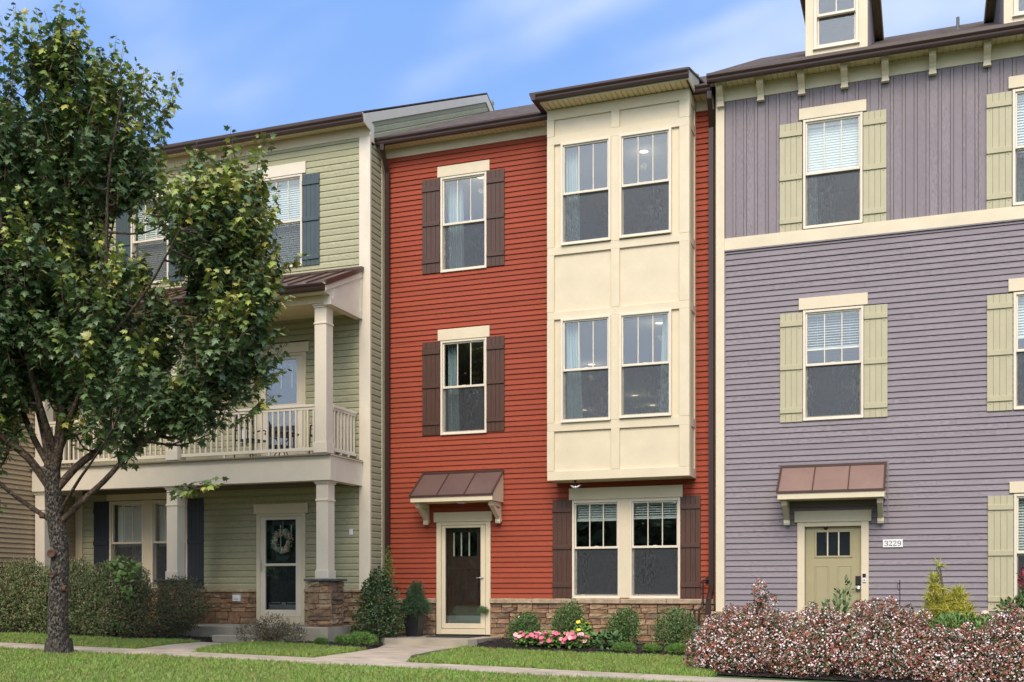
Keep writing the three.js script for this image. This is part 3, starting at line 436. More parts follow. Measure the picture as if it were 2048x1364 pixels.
// ---------------------------------------------------------------- purple townhouse
const purple = thing('townhouse', 'purple grey townhouse with cream green shutters, bracketed eave and roof dormers', 'townhouse', [-0.1, -1.2, 0.25], 'townhouses of the row');
{
  const H = purple, Z = 0.25, X0 = -3.53, X1 = 3.35, base = -0.338;
  const W3 = [-2.001, -1.004, 6.37, 8.27], W3b = [1.349, 2.345, 6.37, 8.27], W2 = [-2.001, -0.989, 3.017, 4.935], W2b = [1.363, 2.36, 3.017, 4.935], W1 = [1.37, 2.37, -0.3, 1.62], D = [-2.098, -0.905, -1.2, 1.226];
  frontWall(H, M.core, X0, X1, -1.5, 9.06, Z, [W3, W3b, W2, W2b, W1, [-1.97, -1.02, -0.95, 1.2]].map(([a, b, c, d]) => [a + 0.004, b - 0.004, c + 0.004, d - 0.004]));
  siding(H, 'siding_board', M.purple, Z, -3.36, 3.3, base, 6.13, 0.1016, [W2, [-2.073, -0.92, 4.935, 5.15], W2b, [1.286, 2.44, 4.935, 5.15], W1, [1.3, 2.44, 1.62, 1.82], D, [-2.146, -0.861, 1.2, 1.423]], LAP, 'z', 0.5);
  // board and batten above the belt
  const bb = [W3, [-2.07, -0.941, 8.27, 8.47], W3b, [1.286, 2.41, 8.27, 8.49]];
  for (let k = 0; k < 35; k++) {
    const x = -3.36 + k * 0.1905; for (const [a, b, d, t] of [[x, x + 0.138, 0.0, 0.006], [x + 0.138, x + 0.1905, 0, 0.018]]) {
      const A = a + 0.0045, Bq = Math.min(b - 0.0045, 3.3); if (Bq <= A) continue; let runs = [[6.345, 8.805]];
      for (const o of bb) if (o[0] < (A + Bq) / 2 && o[1] > (A + Bq) / 2) runs = runs.flatMap(([p, q]) => o[3] <= p || o[2] >= q ? [[p, q]] : [[p, o[2]], [o[3], q]].filter(([m, n]) => n - m > 0.01));
      for (const [p, q] of runs) add(t > 0.01 ? 'batten' : 'vertical_board', bx(A, Bq, p, q, Z, Z + t, true), pick(M.purple), H);
    }
  }
  add('belt_board', bev(-3.372, 3.3, 6.13, 6.345, Z - 0.004, Z + 0.04, 0.004), M.cream, H); add('belt_flashing', prism([[Z + 0.02, 6.118], [Z + 0.045, 6.106], [Z + 0.045, 6.128], [Z + 0.02, 6.128]], -3.368, 3.3), M.purple[1], H);
  add('corner_board', [bev(-3.525, -3.372, base - 0.005, 9.06, Z - 0.004, Z + 0.036, 0.004, true)], M.cream, H); add('corner_trim', bx(-3.371, -3.352, base, 6.1, Z - 0.004, Z + 0.026, true), M.purple[0], H);
  for (let k = 0; k < 3; k++) { const xs = [[-3.6, D[0]], [D[1], 1.2], [1.2, 3.35]][k]; add('cap_stone', bev(xs[0], xs[1], base - 0.1, base - 0.008, Z - 0.02, Z + 0.085, 0.014), M.cap, H); add('stone_backing', bx(xs[0] + 0.05, xs[1], -1.45, base - 0.1, Z - 0.004, Z + 0.012), M.mortar, H); }
  stonework(H, -3.53, D[0] - 0.005, -1.3, base - 0.102, Z + 0.016, 21); stonework(H, D[1] + 0.005, 3.3, -1.3, base - 0.102, Z + 0.016, 22);
  for (const [w, hd] of [[W3, [-2.07, -0.941, 8.272, 8.47]], [W3b, [1.286, 2.41, 8.29, 8.487]], [W2, [-2.073, -0.92, 4.945, 5.15]], [W2b, [1.286, 2.44, 4.95, 5.16]], [W1, [1.302, 2.44, 1.634, 1.82]]]) { windowUnit(H, ...w, Z, { cross: w === W2 ? 4.235 : undefined }); header(H, hd[0], hd[1], hd[2], hd[3], Z); }
  for (const [a, b, y0, y1] of [[-2.403, -2.014, 6.325, 8.24], [-0.996, -0.616, 6.33, 8.25], [0.952, 1.338, 6.34, 8.25], [-2.394, -2.01, 2.993, 4.905], [-0.982, -0.598, 3.0, 4.925], [0.961, 1.35, 3.0, 4.92], [0.974, 1.362, -0.309, 1.597], [2.37, 2.75, 6.34, 8.25], [2.375, 2.76, 3.0, 4.92], [2.38, 2.77, -0.309, 1.597]]) shutter(H, a, b, y0, y1, Z, M.khaki, [y0 + 0.2, y0 + 0.96, y1 - 0.19], true);
  // door
  doorCasing(H, -2.098, -0.905, -1.1, 1.224, Z, 0.125); header(H, -2.146, -0.861, 1.226, 1.423, Z + 0.01);
  const E = part('front_door', H, [-1.5, -1.0, Z]);
  add('leaf', [bx(-1.968, -1.025, -0.98, 0.62, Z - 0.09, Z - 0.045), bx(-1.968, -1.79, 0.62, 1.2, Z - 0.09, Z - 0.045), bx(-1.2, -1.025, 0.62, 1.2, Z - 0.09, Z - 0.045), bx(-1.79, -1.2, 1.07, 1.2, Z - 0.09, Z - 0.045)], M.doorKhaki, E);
  add('light_frame', rectFrame(-1.812, -1.182, 0.605, 1.085, 0.036, Z - 0.046, Z - 0.03), M.doorKhaki, E);
  for (const [a, b] of [[-1.81, -1.563], [-1.43, -1.185]]) add('raised_panel', [...rectFrame(a, b, -0.75, 0.47, 0.02, Z - 0.046, Z - 0.037), bev(a + 0.03, b - 0.03, -0.72, 0.44, Z - 0.046, Z - 0.041, 0.003, true)], M.doorKhaki, E);
  const pg = std([0.02, 0.026, 0.03], 0.08, { bumpMap: T.stoneBump, bumpScale: 0.004 }); for (let k = 0; k < 3; k++) { const a = -1.776 + k * 0.186; add('pane', bx(a, a + 0.18, 0.641, 1.05, Z - 0.07, Z - 0.06), pg, E); } for (const x of [-1.591, -1.405]) add('muntin', bev(x - 0.011, x + 0.011, 0.641, 1.05, Z - 0.0705, Z - 0.035, 0.003), M.white, E);
  add('deadbolt', [bev(-1.125, -1.035, 0.13, 0.285, Z - 0.045, Z - 0.015, 0.01)], M.black, E); add('knob', [lathe([[0.001, 0.05], [0.03, 0.045], [0.036, 0.03], [0.02, 0.014], [0.05, 0.006], [0.052, 0]], 0, 0, 0).rotateX(Math.PI / 2).translate(-1.078, 0.06, Z - 0.044)], M.steel, E); add('lever', tube([[-1.08, 0.058, Z + 0.005], [-1.14, 0.062, Z + 0.012], [-1.19, 0.052, Z + 0.01]], 0.008, 8), M.black, E);
  add('door_stop', bx(-1.972, -1.021, 1.2, 1.223, Z - 0.09, Z - 0.02), M.cream, H);
  canopy(H, -2.37, -0.63, Z + 0.0165, Z + 0.61, 2.2, 1.745, 1.59, M.awningPale, 1.2);
  add('canopy_flashing', [bx(-2.42, -0.59, 2.235, 2.262, Z + 0.014, Z + 0.03), bx(-0.602, -0.582, 1.2, 2.234, Z + 0.014, Z + 0.028, true)], M.purple[0], H);
  // eave with brackets, gutter, roof, dormers
  add('frieze', bev(-3.52, 3.3, 8.806, 9.055, Z - 0.003, Z + 0.03, 0.003), M.cream, H); soffit(H, -3.52, 3.3, 9.058, Z, 0.6); add('fascia', bx(-3.54, 3.33, 9.02, 9.13, 0.601, 0.62), M.cream, H);
  for (const x of [-3.43, -2.722, -2.017, -1.3, -0.632, 0.12, 0.962, 1.68, 2.4, 3.1]) add('eave_bracket', [prism([[Z + 0.03, 8.73], [Z + 0.1, 8.73], [Z + 0.1, 8.8], [Z + 0.13, 8.86], [Z + 0.2, 8.9], [Z + 0.27, 8.94], [Z + 0.27, 9.05], [Z + 0.03, 9.05]], x - 0.055, x + 0.055), prism([[Z + 0.03, 8.7], [Z + 0.112, 8.7], [Z + 0.112, 8.729], [Z + 0.03, 8.729]], x - 0.062, x + 0.062), prism([[Z + 0.26, 8.99], [Z + 0.29, 8.99], [Z + 0.29, 9.056], [Z + 0.26, 9.056]], x - 0.062, x + 0.062)], M.cream, H);
  gutter(H, -3.61, 3.4, 9.005, 0.621, 0.14);
  roofSlab(H, -3.56, 3.38, 0.68, 9.125, -5.8, 12.32, -11.9, 9.1);
  for (const cx of [-1.462, 1.76]) {
    const G = part('dormer', H, [cx, 9.43, 0]), x0 = cx - 0.527, x1 = cx + 0.527, wx0 = cx - 0.377, wx1 = cx + 0.377, top = 11.1, yb = 9.61, wt = 10.75, mid = 10.19;
    add('face', [bev(x0, wx0, 9.455, top, -0.1, 0.0, 0.004, true), bev(wx1, x1, 9.455, top, -0.1, 0.0, 0.004, true), bev(wx0, wx1, 9.455, yb, -0.1, -0.003, 0.004), bev(wx0, wx1, wt, top, -0.1, -0.003, 0.004)], M.cream, G);
    add('gable', prism([[x0, top], [x1, top], [cx, top + 1.0]], -0.1, -0.002, 'z'), M.cream, G);
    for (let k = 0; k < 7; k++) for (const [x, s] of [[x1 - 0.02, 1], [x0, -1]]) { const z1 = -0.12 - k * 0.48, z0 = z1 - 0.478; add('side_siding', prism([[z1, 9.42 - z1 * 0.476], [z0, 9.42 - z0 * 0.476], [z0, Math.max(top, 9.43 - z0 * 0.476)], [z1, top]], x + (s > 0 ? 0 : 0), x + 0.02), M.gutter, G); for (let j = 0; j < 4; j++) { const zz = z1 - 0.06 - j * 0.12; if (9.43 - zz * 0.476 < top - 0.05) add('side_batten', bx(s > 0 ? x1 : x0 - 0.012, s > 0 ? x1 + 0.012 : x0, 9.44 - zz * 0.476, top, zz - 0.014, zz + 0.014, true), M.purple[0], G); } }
    for (const s of [-1, 1]) { add('roof_side', prism([[cx, top + 1.06], [cx + s * 0.69, top - 0.12], [cx + s * 0.69, top - 0.06], [cx, top + 1.13]], -4.6, 0.14, 'z'), M.shingle, G); add('eave_soffit', bx(Math.min(cx + s * 0.53, cx + s * 0.69), Math.max(cx + s * 0.53, cx + s * 0.69), top - 0.14, top - 0.125, -3.4, 0.13), std([0.4, 0.33, 0.22], 0.8, { map: T.wood }), G); add('eave_fascia', bx(cx + s * 0.69 - 0.012, cx + s * 0.69 + 0.012, top - 0.16, top - 0.06, -3.4, 0.14), M.white, G); }
    const wz = 0; add('window_frame', rectFrame(wx0, wx1, yb, wt, 0.05, -0.08, 0.03), M.white, G); add('upper_sash', [...rectFrame(wx0 + 0.051, wx1 - 0.051, mid - 0.01, wt - 0.05, 0.03, -0.05, 0.0), bev(wx0 + 0.051, wx1 - 0.051, mid - 0.025, mid + 0.025, -0.052, 0.006)], M.white, G); add('lower_sash', rectFrame(wx0 + 0.051, wx1 - 0.051, yb + 0.05, mid + 0.02, 0.03, -0.09, -0.054), M.white, G);
    add('muntin', bev(cx - 0.01, cx + 0.01, mid, wt - 0.07, -0.04, -0.012, 0.003), M.white, G); add('pane', bx(wx0 + 0.07, wx1 - 0.07, mid, wt - 0.07, -0.03, -0.028), M.glass, G); add('pane', bx(wx0 + 0.07, wx1 - 0.07, yb + 0.07, mid, -0.075, -0.073), M.glass, G);
    add('window_sill', bev(wx0 - 0.02, wx1 + 0.02, yb - 0.025, yb - 0.002, -0.05, 0.045, 0.004), M.white, G); add('inner_wall', bx(x0 + 0.03, x1 - 0.03, 9.6, top, -2.2, -2.1), M.wallIn, G); add('inner_ceiling', bx(x0 + 0.03, x1 - 0.03, top - 0.1, top - 0.05, -2.2, -0.11), M.ceilIn, G);
  }
  add('roof_vent', [lathe([[0.1, 0], [0.1, 0.06], [0.05, 0.12], [0.05, 0.16]], 0.56, 10.09, -1.5), new THREE.CylinderGeometry(0.028, 0.028, 0.34, 12).translate(0.56, 10.3, -1.5)], std([0.16, 0.16, 0.17], 0.6), H);
  for (const x of [X0, X1 - 0.18]) add('party_wall', bx(x, x + 0.18, -1.5, 9.1, -11.9, Z - 0.17), M.wallIn, H);
  floors(H, X0, X1, Z, [[1.85, -0.95], [5.1, 2.2], [8.56, 5.4]]);
  for (const [y0, y1] of [[-0.95, 1.84], [2.21, 5.09], [5.41, 8.55]]) add('partition', bx(-3.3, 3.1, y0, y1, -4.4, -4.3), M.wallIn, H);
  add('wall_vent', [lathe([[0.001, 0.05], [0.05, 0.045], [0.065, 0.0], [0.07, -0.01]], 0, 0, 0).translate(0.93, -0.345, Z + 0.06)], std([0.6, 0.48, 0.4], 0.7), H);
}
// ---------------------------------------------------------------- green townhouse with its two-storey porch
const green = thing('townhouse', 'sage green townhouse with a cream two storey porch and slate blue shutters', 'townhouse', [-14, -0.9, 0.6], 'townhouses of the row');
{
  const H = green, Z = 0.607, X0 = -17.63, X1 = -10.33, cT = 0.068, cB = 0.007, FL = -0.65;
  const W3 = [-12.851, -11.861, 6.65, 8.517], W3b = [-16.13, -15.14, 6.65, 8.517], G1 = [-16.697, -15.79, 0.11, 1.985], G2 = [-15.59, -14.66, 0.11, 1.985], D = [-12.944, -11.794, FL, 1.62], D2 = [-12.93, -11.774, 2.62, 4.9], W2 = [-15.9, -14.9, 3.35, 5.1];
  frontWall(H, M.core, X0, X1, -1.2, 9.3, Z, [W3, W3b, G1, G2, W2, [-12.85, -11.87, -0.5, 1.52], [-12.83, -11.88, 2.72, 4.82]].map(([a, b, c, d]) => [a + 0.004, b - 0.004, c + 0.004, d - 0.004]));
  siding(H, 'siding_board', M.green, Z, -17.44, -10.555, cT + 0.002, 9.06, 0.1295, [W3, [-12.9, -11.77, 8.517, 8.755], W3b, [-16.2, -15.07, 8.517, 8.755], [G1[0], G2[1], 0.11, 1.99], [-16.76, -14.6, 1.99, 2.16], D, [-12.997, -11.71, 1.6, 1.823], D2, [-12.98, -11.73, 4.88, 5.13], W2, [-17.5, -10.555, 2.14, 2.6]], DUTCH, 'z', 0.2);
  // return wall on the right: boards turned to face right
  {
    const P = DUTCH(0.1295); for (let k = 0; k < 70; k++) { const y = cT + 0.002 + k * 0.1295; const g = prism(P.map(([z, t]) => [z, t + y]), 0, 0.555); g.rotateY(Math.PI / 2); g.translate(X1, 0, 0.58); add('side_siding_board', g, pick(M.green), H); }
    add('side_wall', bx(X1 - 0.16, X1 - 0.002, -1.2, 9.3, -11.9, Z - 0.17), M.core, H);
    // band above the lower neighbour's roof, boards following the slope
    for (let k = 0; k < 4; k++) { const o = -0.16 - k * 0.127, L = 7.4, a = Math.atan(0.4775); const g = prism(DUTCH(0.127).map(([z, t]) => [z, t]), 0, L); g.rotateY(Math.PI / 2); g.rotateX(a); g.translate(X1, 9.56 + o - 0.13, 0.55); add('side_siding_board', g, pick(M.green), H); }
    const a = 0.4775, ye = 9.355;
    add('rake_board', prism([[0.99, ye + 0.02], [-5.54, ye + 6.53 * a + 0.02], [-6.2, ye + 6.53 * a - 0.3], [-6.2, ye + 6.53 * a - 0.52], [-5.5, ye + 6.53 * a - 0.2], [0.6, ye - 0.01], [0.66, ye - 0.2], [0.93, ye - 0.14]], X1 + 0.02, X1 + 0.045), M.white, H);
    add('rake_return', prism([[0.62, ye - 0.01], [0.66, ye - 0.28], [0.58, ye - 0.4], [0.5, ye - 0.4], [0.5, ye - 0.06]], X1 + 0.018, X1 + 0.04), M.white, H);
  }
  add('corner_board', [bev(-10.553, -10.331, cT, 9.06, Z - 0.004, Z + 0.036, 0.004, true)], M.white, H); add('corner_board', [bx(-10.33, -10.306, cT, 9.2, Z - 0.02, Z + 0.034, true)], M.white, H); add('side_trim', bx(X1 + 0.002, X1 + 0.026, 0.05, 9.0, 0.005, 0.13, true), M.cream, H);
  add('corner_board', bev(-17.63, -17.445, cT, 9.06, Z - 0.004, Z + 0.036, 0.004, true), M.cream, H);
  for (const [a, b, n] of [[-17.6, D[0], 5], [D[1], -10.35, 2]]) { add('stone_backing', bx(a, b, -1.2, cB, Z - 0.004, Z + 0.012), M.mortar, H); for (let k = 0; k < n; k++) add('cap_stone', bev(a + (b - a) * k / n + 0.002, a + (b - a) * (k + 1) / n - 0.002, cB, cT, Z, Z + 0.085, 0.012), M.cap, H); }
  stonework(H, -17.6, D[0] - 0.005, FL + 0.002, cB - 0.002, Z + 0.016, 41); stonework(H, D[1] + 0.005, -10.4, FL - 0.3, cB - 0.002, Z + 0.016, 42); stonework(H, 0.05, 0.6, FL - 0.3, cB - 0.002, X1 + 0.016, 43, 'x');
  for (const [w, hx] of [[W3, [-12.9, -11.777]], [W3b, [-16.2, -15.07]]]) { windowUnit(H, ...w, Z); header(H, hx[0], hx[1], 8.519, 8.755, Z, M.white); for (const [a, b] of [[w[0] - 0.39, w[0] - 0.008], [w[1] + 0.008, w[1] + 0.405]]) shutter(H, a, b, w[2] - 0.02, w[3] - 0.03, Z, M.slate, [w[2] + 0.14, w[2] + 0.92, w[3] - 0.21]); }
  windowUnit(H, ...W2, Z); header(H, -15.98, -14.82, 5.102, 5.33, Z);
  windowUnit(H, ...G1, Z, { rail: 1.076 }); windowUnit(H, ...G2, Z, { rail: 1.076 }); header(H, -16.76, -14.6, 2.0, 2.135, Z); add('window_mullion', bev(G1[1], G2[0], 0.11, 1.995, Z - 0.1, Z + 0.03, 0.004, true), M.cream, H);
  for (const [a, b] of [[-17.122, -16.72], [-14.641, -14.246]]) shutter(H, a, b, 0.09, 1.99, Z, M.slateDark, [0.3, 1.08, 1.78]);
  // doors
  for (const [d, fl, dark, mid] of [[D, FL, M.doorDark, 0.57], [D2, 2.62, std([0.045, 0.05, 0.095], 0.4, { map: T.wood }), 3.83]]) {
    const y1 = fl + 2.265; doorCasing(H, d[0], d[1], fl, y1, Z, 0.09); header(H, d[0] - 0.053, d[1] + 0.07, y1 + 0.003, y1 + 0.205, Z + 0.012); add('door_sill', bev(d[0] + 0.09, d[1] - 0.09, fl, fl + 0.15, Z - 0.05, Z + 0.05, 0.005), M.cream, H);
    const S = part('storm_door', H, [(d[0] + d[1]) / 2, fl + 0.15, Z]), a = d[0] + 0.092, b = d[1] - 0.068, gx0 = a + 0.115, gx1 = b - 0.15, gt = fl + 2.143, gb = fl + 0.295;
    add('frame', [bev(a, gx0, fl + 0.155, y1 - 0.06, Z - 0.02, Z + 0.026, 0.005, true), bev(gx1, b, fl + 0.155, y1 - 0.06, Z - 0.02, Z + 0.026, 0.005, true), bev(gx0, gx1, gt, y1 - 0.06, Z - 0.02, Z + 0.024, 0.005), bev(gx0, gx1, fl + 0.155, gb, Z - 0.02, Z + 0.024, 0.005), bev(gx0, gx1, mid - 0.026, mid + 0.026, Z - 0.02, Z + 0.022, 0.005)], M.white, S);
    add('pane', bx(gx0 - 0.005, gx1 + 0.005, mid + 0.02, gt + 0.005, Z - 0.003, Z), M.glass, S); add('pane', bx(gx0 - 0.005, gx1 + 0.005, gb - 0.005, mid - 0.02, Z - 0.003, Z), M.glass, S);
    add('handle', [bev(a + 0.02, a + 0.05, mid - 0.14, mid + 0.1, Z + 0.026, Z + 0.042, 0.005, true), tube([[a + 0.035, mid, Z + 0.04], [a + 0.04, mid + 0.005, Z + 0.08], [a + 0.1, mid, Z + 0.08]], 0.009, 8)], M.steel, S);
    const E = part('front_door', H, [(d[0] + d[1]) / 2, fl + 0.15, Z - 0.1]); add('leaf', [bx(d[0] + 0.1, d[1] - 0.1, fl + 0.16, fl + 2.2, Z - 0.15, Z - 0.11)], dark, E); for (const [p, q] of [[gx0 + 0.03, (gx0 + gx1) / 2 - 0.05], [(gx0 + gx1) / 2 + 0.05, gx1 - 0.02]]) add('raised_panel', rectFrame(p, q, fl + 0.4, fl + 1.35, 0.035, Z - 0.11, Z - 0.1), dark, E);
    add('door_light', [bx(gx0 + 0.12, gx1 - 0.05, fl + 1.58, fl + 2.04, Z - 0.111, Z - 0.106)], std([0.012, 0.016, 0.022], 0.05), E); for (const t of [0.4, 0.75]) { const x = gx0 + (gx1 - gx0) * t; add('muntin', bx(x - 0.012, x + 0.012, fl + 1.58, fl + 2.04, Z - 0.11, Z - 0.098), M.white, E); } if (fl < 0) add('kick_plate', bx(gx0, gx1, fl + 0.29, fl + 0.45, Z - 0.11, Z - 0.104), M.steel, E);
  }
  // porch: slab, step, piers and posts, balcony deck, roof
  const pl = -17.64, pr = -10.48, zf = 1.9;
  add('porch_slab', [bev(-17.63, -12.5, -1.15, FL, Z + 0.02, 2.12, 0.012), bev(-12.5, -10.42, -1.15, FL - 0.0, Z + 0.02, 2.12, 0.012)], M.concrete, H); add('porch_step', bev(-12.62, -11.5, -1.15, FL - 0.155, 2.121, 2.62, 0.012), M.concrete, H);
  const postX = [-10.7, -14.13, -17.49];
  for (const x of postX) {
    const w = 0.127, c = [x - w, x + w, 1.58, 1.834], low = x > -11 ? 0.262 : x > -15 ? 0.262 : 0.262;
    const L = part('porch_post', H, [x, low, 1.7]); add('shaft', bev(c[0], c[1], low, 2.06, c[2], c[3], 0.004, true), M.white, L); add('neck_band', bev(c[0] - 0.014, c[1] + 0.014, 1.735, 1.77, c[2] - 0.014, c[3] + 0.014, 0.005), M.white, L); add('capital', [bev(c[0] - 0.02, c[1] + 0.02, 2.06, 2.088, c[2] - 0.02, c[3] + 0.02, 0.005), bev(c[0] - 0.04, c[1] + 0.04, 2.089, 2.116, c[2] - 0.04, c[3] + 0.035, 0.006)], M.white, L); add('plinth', bev(c[0] - 0.018, c[1] + 0.018, low, low + 0.165, c[2] - 0.018, c[3] + 0.018, 0.005), M.white, L);
    const U = part('porch_post', H, [x, 2.65, 1.7]); const u = x > -11 ? -0.035 : 0; add('shaft', bev(c[0] + u, c[1] + u, 2.65, 5.4, c[2], c[3], 0.004, true), M.white, U); add('neck_band', bev(c[0] + u - 0.014, c[1] + u + 0.014, 5.09, 5.125, c[2] - 0.014, c[3] + 0.014, 0.005), M.white, U); add('capital', [bev(c[0] + u - 0.016, c[1] + u + 0.016, 5.4, 5.435, c[2] - 0.016, c[3] + 0.016, 0.005), bev(c[0] + u - 0.035, c[1] + u + 0.035, 5.436, 5.47, c[2] - 0.035, c[3] + 0.035, 0.006)], M.white, U); add('plinth', bev(c[0] + u - 0.018, c[1] + u + 0.018, 2.65, 2.85, c[2] - 0.018, c[3] + 0.018, 0.005), M.white, U);
    const q = 0.235, px0 = x - q, px1 = x + q, pz0 = 1.46, pz1 = 1.92; const Q = part('stone_pier', H, [x, FL, 1.7]); add('core', bx(px0 + 0.01, px1 - 0.01, FL - 0.2, 0.215, pz0 + 0.01, pz1 - 0.01), M.mortar, Q);
    stonework(Q, px0 - 0.02, px1 + 0.02, FL - 0.08, 0.213, pz1 - 0.01, 60 + Math.round(-x)); stonework(Q, pz0, pz1 + 0.01, FL - 0.08, 0.213, px1 - 0.01, 80 + Math.round(-x), 'x'); if (x < -12) stonework(Q, pz0, pz1 + 0.01, FL - 0.08, 0.213, px0 + 0.01, 90 + Math.round(-x), 'l');
    add('pier_cap', bev(px0 - 0.07, px1 + 0.07, 0.216, 0.258, pz0 - 0.06, pz1 + 0.08, 0.01), M.slateCap, Q);
  }
  add('balcony_beam', [bev(pl, pr, 2.12, 2.585, zf - 0.2, zf, 0.004), bev(pr - 0.2, pr, 2.121, 2.584, Z + 0.037, zf - 0.201, 0.004), bev(pl, pl + 0.2, 2.121, 2.584, Z + 0.037, zf - 0.201, 0.004)], M.white, H);
  add('porch_ceiling', bx(pl + 0.2, pr - 0.2, 2.3, 2.34, Z + 0.02, zf - 0.2), M.soffit, H);
  for (let k = 0; k < 9; k++) { const z = Z + 0.04 + k * 0.147; add('deck_board', bev(pl - 0.01, pr + 0.02, 2.59, 2.622, z, z + 0.143, 0.004), std([0.28, 0.24, 0.19], 0.85, { map: T.wood }), H); }
  add('deck_edge', [bev(pl - 0.02, pr + 0.03, 2.586, 2.6, zf - 0.02, zf + 0.02, 0.003), bev(pr - 0.02, pr + 0.032, 2.5855, 2.6, Z + 0.04, zf - 0.021, 0.003)], M.cream, H);
  const rail = (x0, x1, z0, z1) => {                     // one railing bay between posts, each baluster a bar
    const R = part('balcony_railing', H, [(x0 + x1) / 2, 2.66, (z0 + z1) / 2]), al = z1 === undefined || Math.abs(x1 - x0) > Math.abs(z1 - z0), n = Math.round((al ? x1 - x0 : z1 - z0) / (al ? 0.128 : 0.135));
    if (al) { add('top_rail', [bev(x0, x1, 3.545, 3.6, z0 - 0.035, z0 + 0.035, 0.008), bx(x0, x1, 3.5, 3.544, z0 - 0.02, z0 + 0.02)], M.white, R); add('bottom_rail', bev(x0, x1, 2.71, 2.775, z0 - 0.02, z0 + 0.02, 0.004), M.white, R); }
    else { add('top_rail', [bx(x0 - 0.035, x0 + 0.035, 3.545, 3.6, z0, z1), bx(x0 - 0.02, x0 + 0.02, 3.5, 3.544, z0, z1)], M.white, R); add('bottom_rail', bx(x0 - 0.02, x0 + 0.02, 2.71, 2.775, z0, z1), M.white, R); }
    for (let k = 0; k < n; k++) { const t = (k + 0.5) / n, x = al ? x0 + (x1 - x0) * t : x0, z = al ? z0 : z0 + (z1 - z0) * t; add('baluster', bx(x - 0.018, x + 0.018, 2.776, 3.499, z - 0.018, z + 0.018), M.white, R); }
    for (const t of [0.33, 0.66]) add('foot', bx((al ? x0 + (x1 - x0) * t : x0) - 0.02, (al ? x0 + (x1 - x0) * t : x0) + 0.02, 2.623, 2.709, (al ? z0 : z0 + (z1 - z0) * t) - 0.02, (al ? z0 : z0 + (z1 - z0) * t) + 0.02), M.white, R);
  };
  rail(-13.98, -10.88, 1.72, 1.72); rail(-17.4, -14.28, 1.72, 1.72); rail(-10.63, -10.63, Z + 0.04, 1.56); rail(-17.6, -17.6, Z + 0.04, 1.56);
  // porch roof
  const rz = 2.1, ry = 5.8, ty = 6.44, sl = (ty - ry) / (rz - Z), n = 18, pw = (pr + 0.0 - pl) / n;
  const rf = part('porch_roof', H, [-14.1, 5.5, 1.3]);
  for (let k = 0; k < n; k++) { const a = pl + k * pw, b = a + pw; add('roof_panel', prism([[Z + 0.017, ty - 0.015], [rz, ry - 0.015], [rz, ry], [Z + 0.017, ty]], a + 0.001, b - 0.001), M.awning, rf); add('seam_rib', prism([[Z + 0.017, ty + 0.001], [rz + 0.01, ry + 0.001], [rz + 0.01, ry + 0.03], [Z + 0.017, ty + 0.03]], b - 0.01, b + 0.01), M.seam, rf); }
  add('rake_trim', prism([[Z + 0.04, ty - 0.06], [rz + 0.02, ry - 0.075], [rz + 0.02, ry + 0.034], [Z + 0.04, ty + 0.034]], pr + 0.012, pr + 0.04), M.seam, rf); add('wall_flashing', bx(pl, pr, ty + 0.001, ty + 0.05, Z + 0.017, Z + 0.04), M.seam, rf);
  add('fascia', bx(pl, pr, ry - 0.19, ry - 0.017, rz - 0.025, rz - 0.002), M.cream, rf);
  add('gable_panel', prism([[Z + 0.038, 5.43], [1.9, 5.43], [1.9, 5.6], [rz - 0.026, 5.62], [rz - 0.026, ry - 0.03], [Z + 0.038, ty - 0.04]], pr - 0.15, pr - 0.012), M.white, rf);
  add('gable_trim', [prism([[Z + 0.038, ty - 0.17], [rz - 0.026, ry - 0.16], [rz - 0.026, ry - 0.05], [Z + 0.038, ty - 0.06]], pr - 0.011, pr + 0.01), prism([[Z + 0.038, 5.43], [1.9, 5.43], [1.9, 5.56], [Z + 0.038, 5.56]], pr - 0.011, pr + 0.008), bx(pr - 0.011, pr + 0.009, 5.561, 6.2, Z + 0.038, Z + 0.13, true), bx(pr - 0.011, pr + 0.007, 5.561, 5.75, 1.66, 1.8, true)], M.white, rf);
  add('porch_beam', bev(pl, pr - 0.151, 5.475, 5.62, 1.58, 1.88, 0.004), M.soffit, rf); gutter(H, pl - 0.02, pr + 0.0, 5.64, rz - 0.001, 0.12); add('soffit_panel', [bx(pl, pr - 0.151, 5.621, 5.633, 1.881, rz - 0.026), bx(pl, pr - 0.151, 5.56, 5.58, Z + 0.02, 1.579)], M.soffit, rf);
  // main eave and roof
  add('frieze', bev(-17.6, -10.332, 9.062, 9.265, Z - 0.003, Z + 0.032, 0.003), M.cream, H); soffit(H, -17.6, -10.33, 9.268, Z, 0.88); add('fascia', bx(-17.7, -10.28, 9.24, 9.36, 0.881, 0.9), M.cream, H); gutter(H, -17.75, -10.29, 9.225, 0.901, 0.14);
  roofSlab(H, -17.75, X1 + 0.045, 0.96, 9.365, -5.55, 12.48, -11.9, 9.4);
  add('party_wall', bx(X0, X0 + 0.16, -1.2, 9.3, -11.9, Z - 0.17), M.wallIn, H);
  floors(H, X0, X1, Z, [[2.1, FL], [5.25, 2.6], [8.75, 5.8]]); for (const [y0, y1] of [[FL, 2.09], [2.61, 5.24], [5.81, 8.74]]) add('partition', bx(-17.4, -10.6, y0, y1, -4.4, -4.3), M.wallIn, H);
  add('utility_outlet', [bev(-13.49, -13.3, -0.185, -0.05, Z + 0.05, Z + 0.09, 0.008), bev(-13.44, -13.35, -0.135, -0.1, Z + 0.09, Z + 0.11, 0.006)], M.plastic, H); add('outlet_plate', bev(-13.52, -13.28, -0.215, 0.0, Z + 0.045, Z + 0.06, 0.008), std([0.35, 0.25, 0.17], 0.8), H);
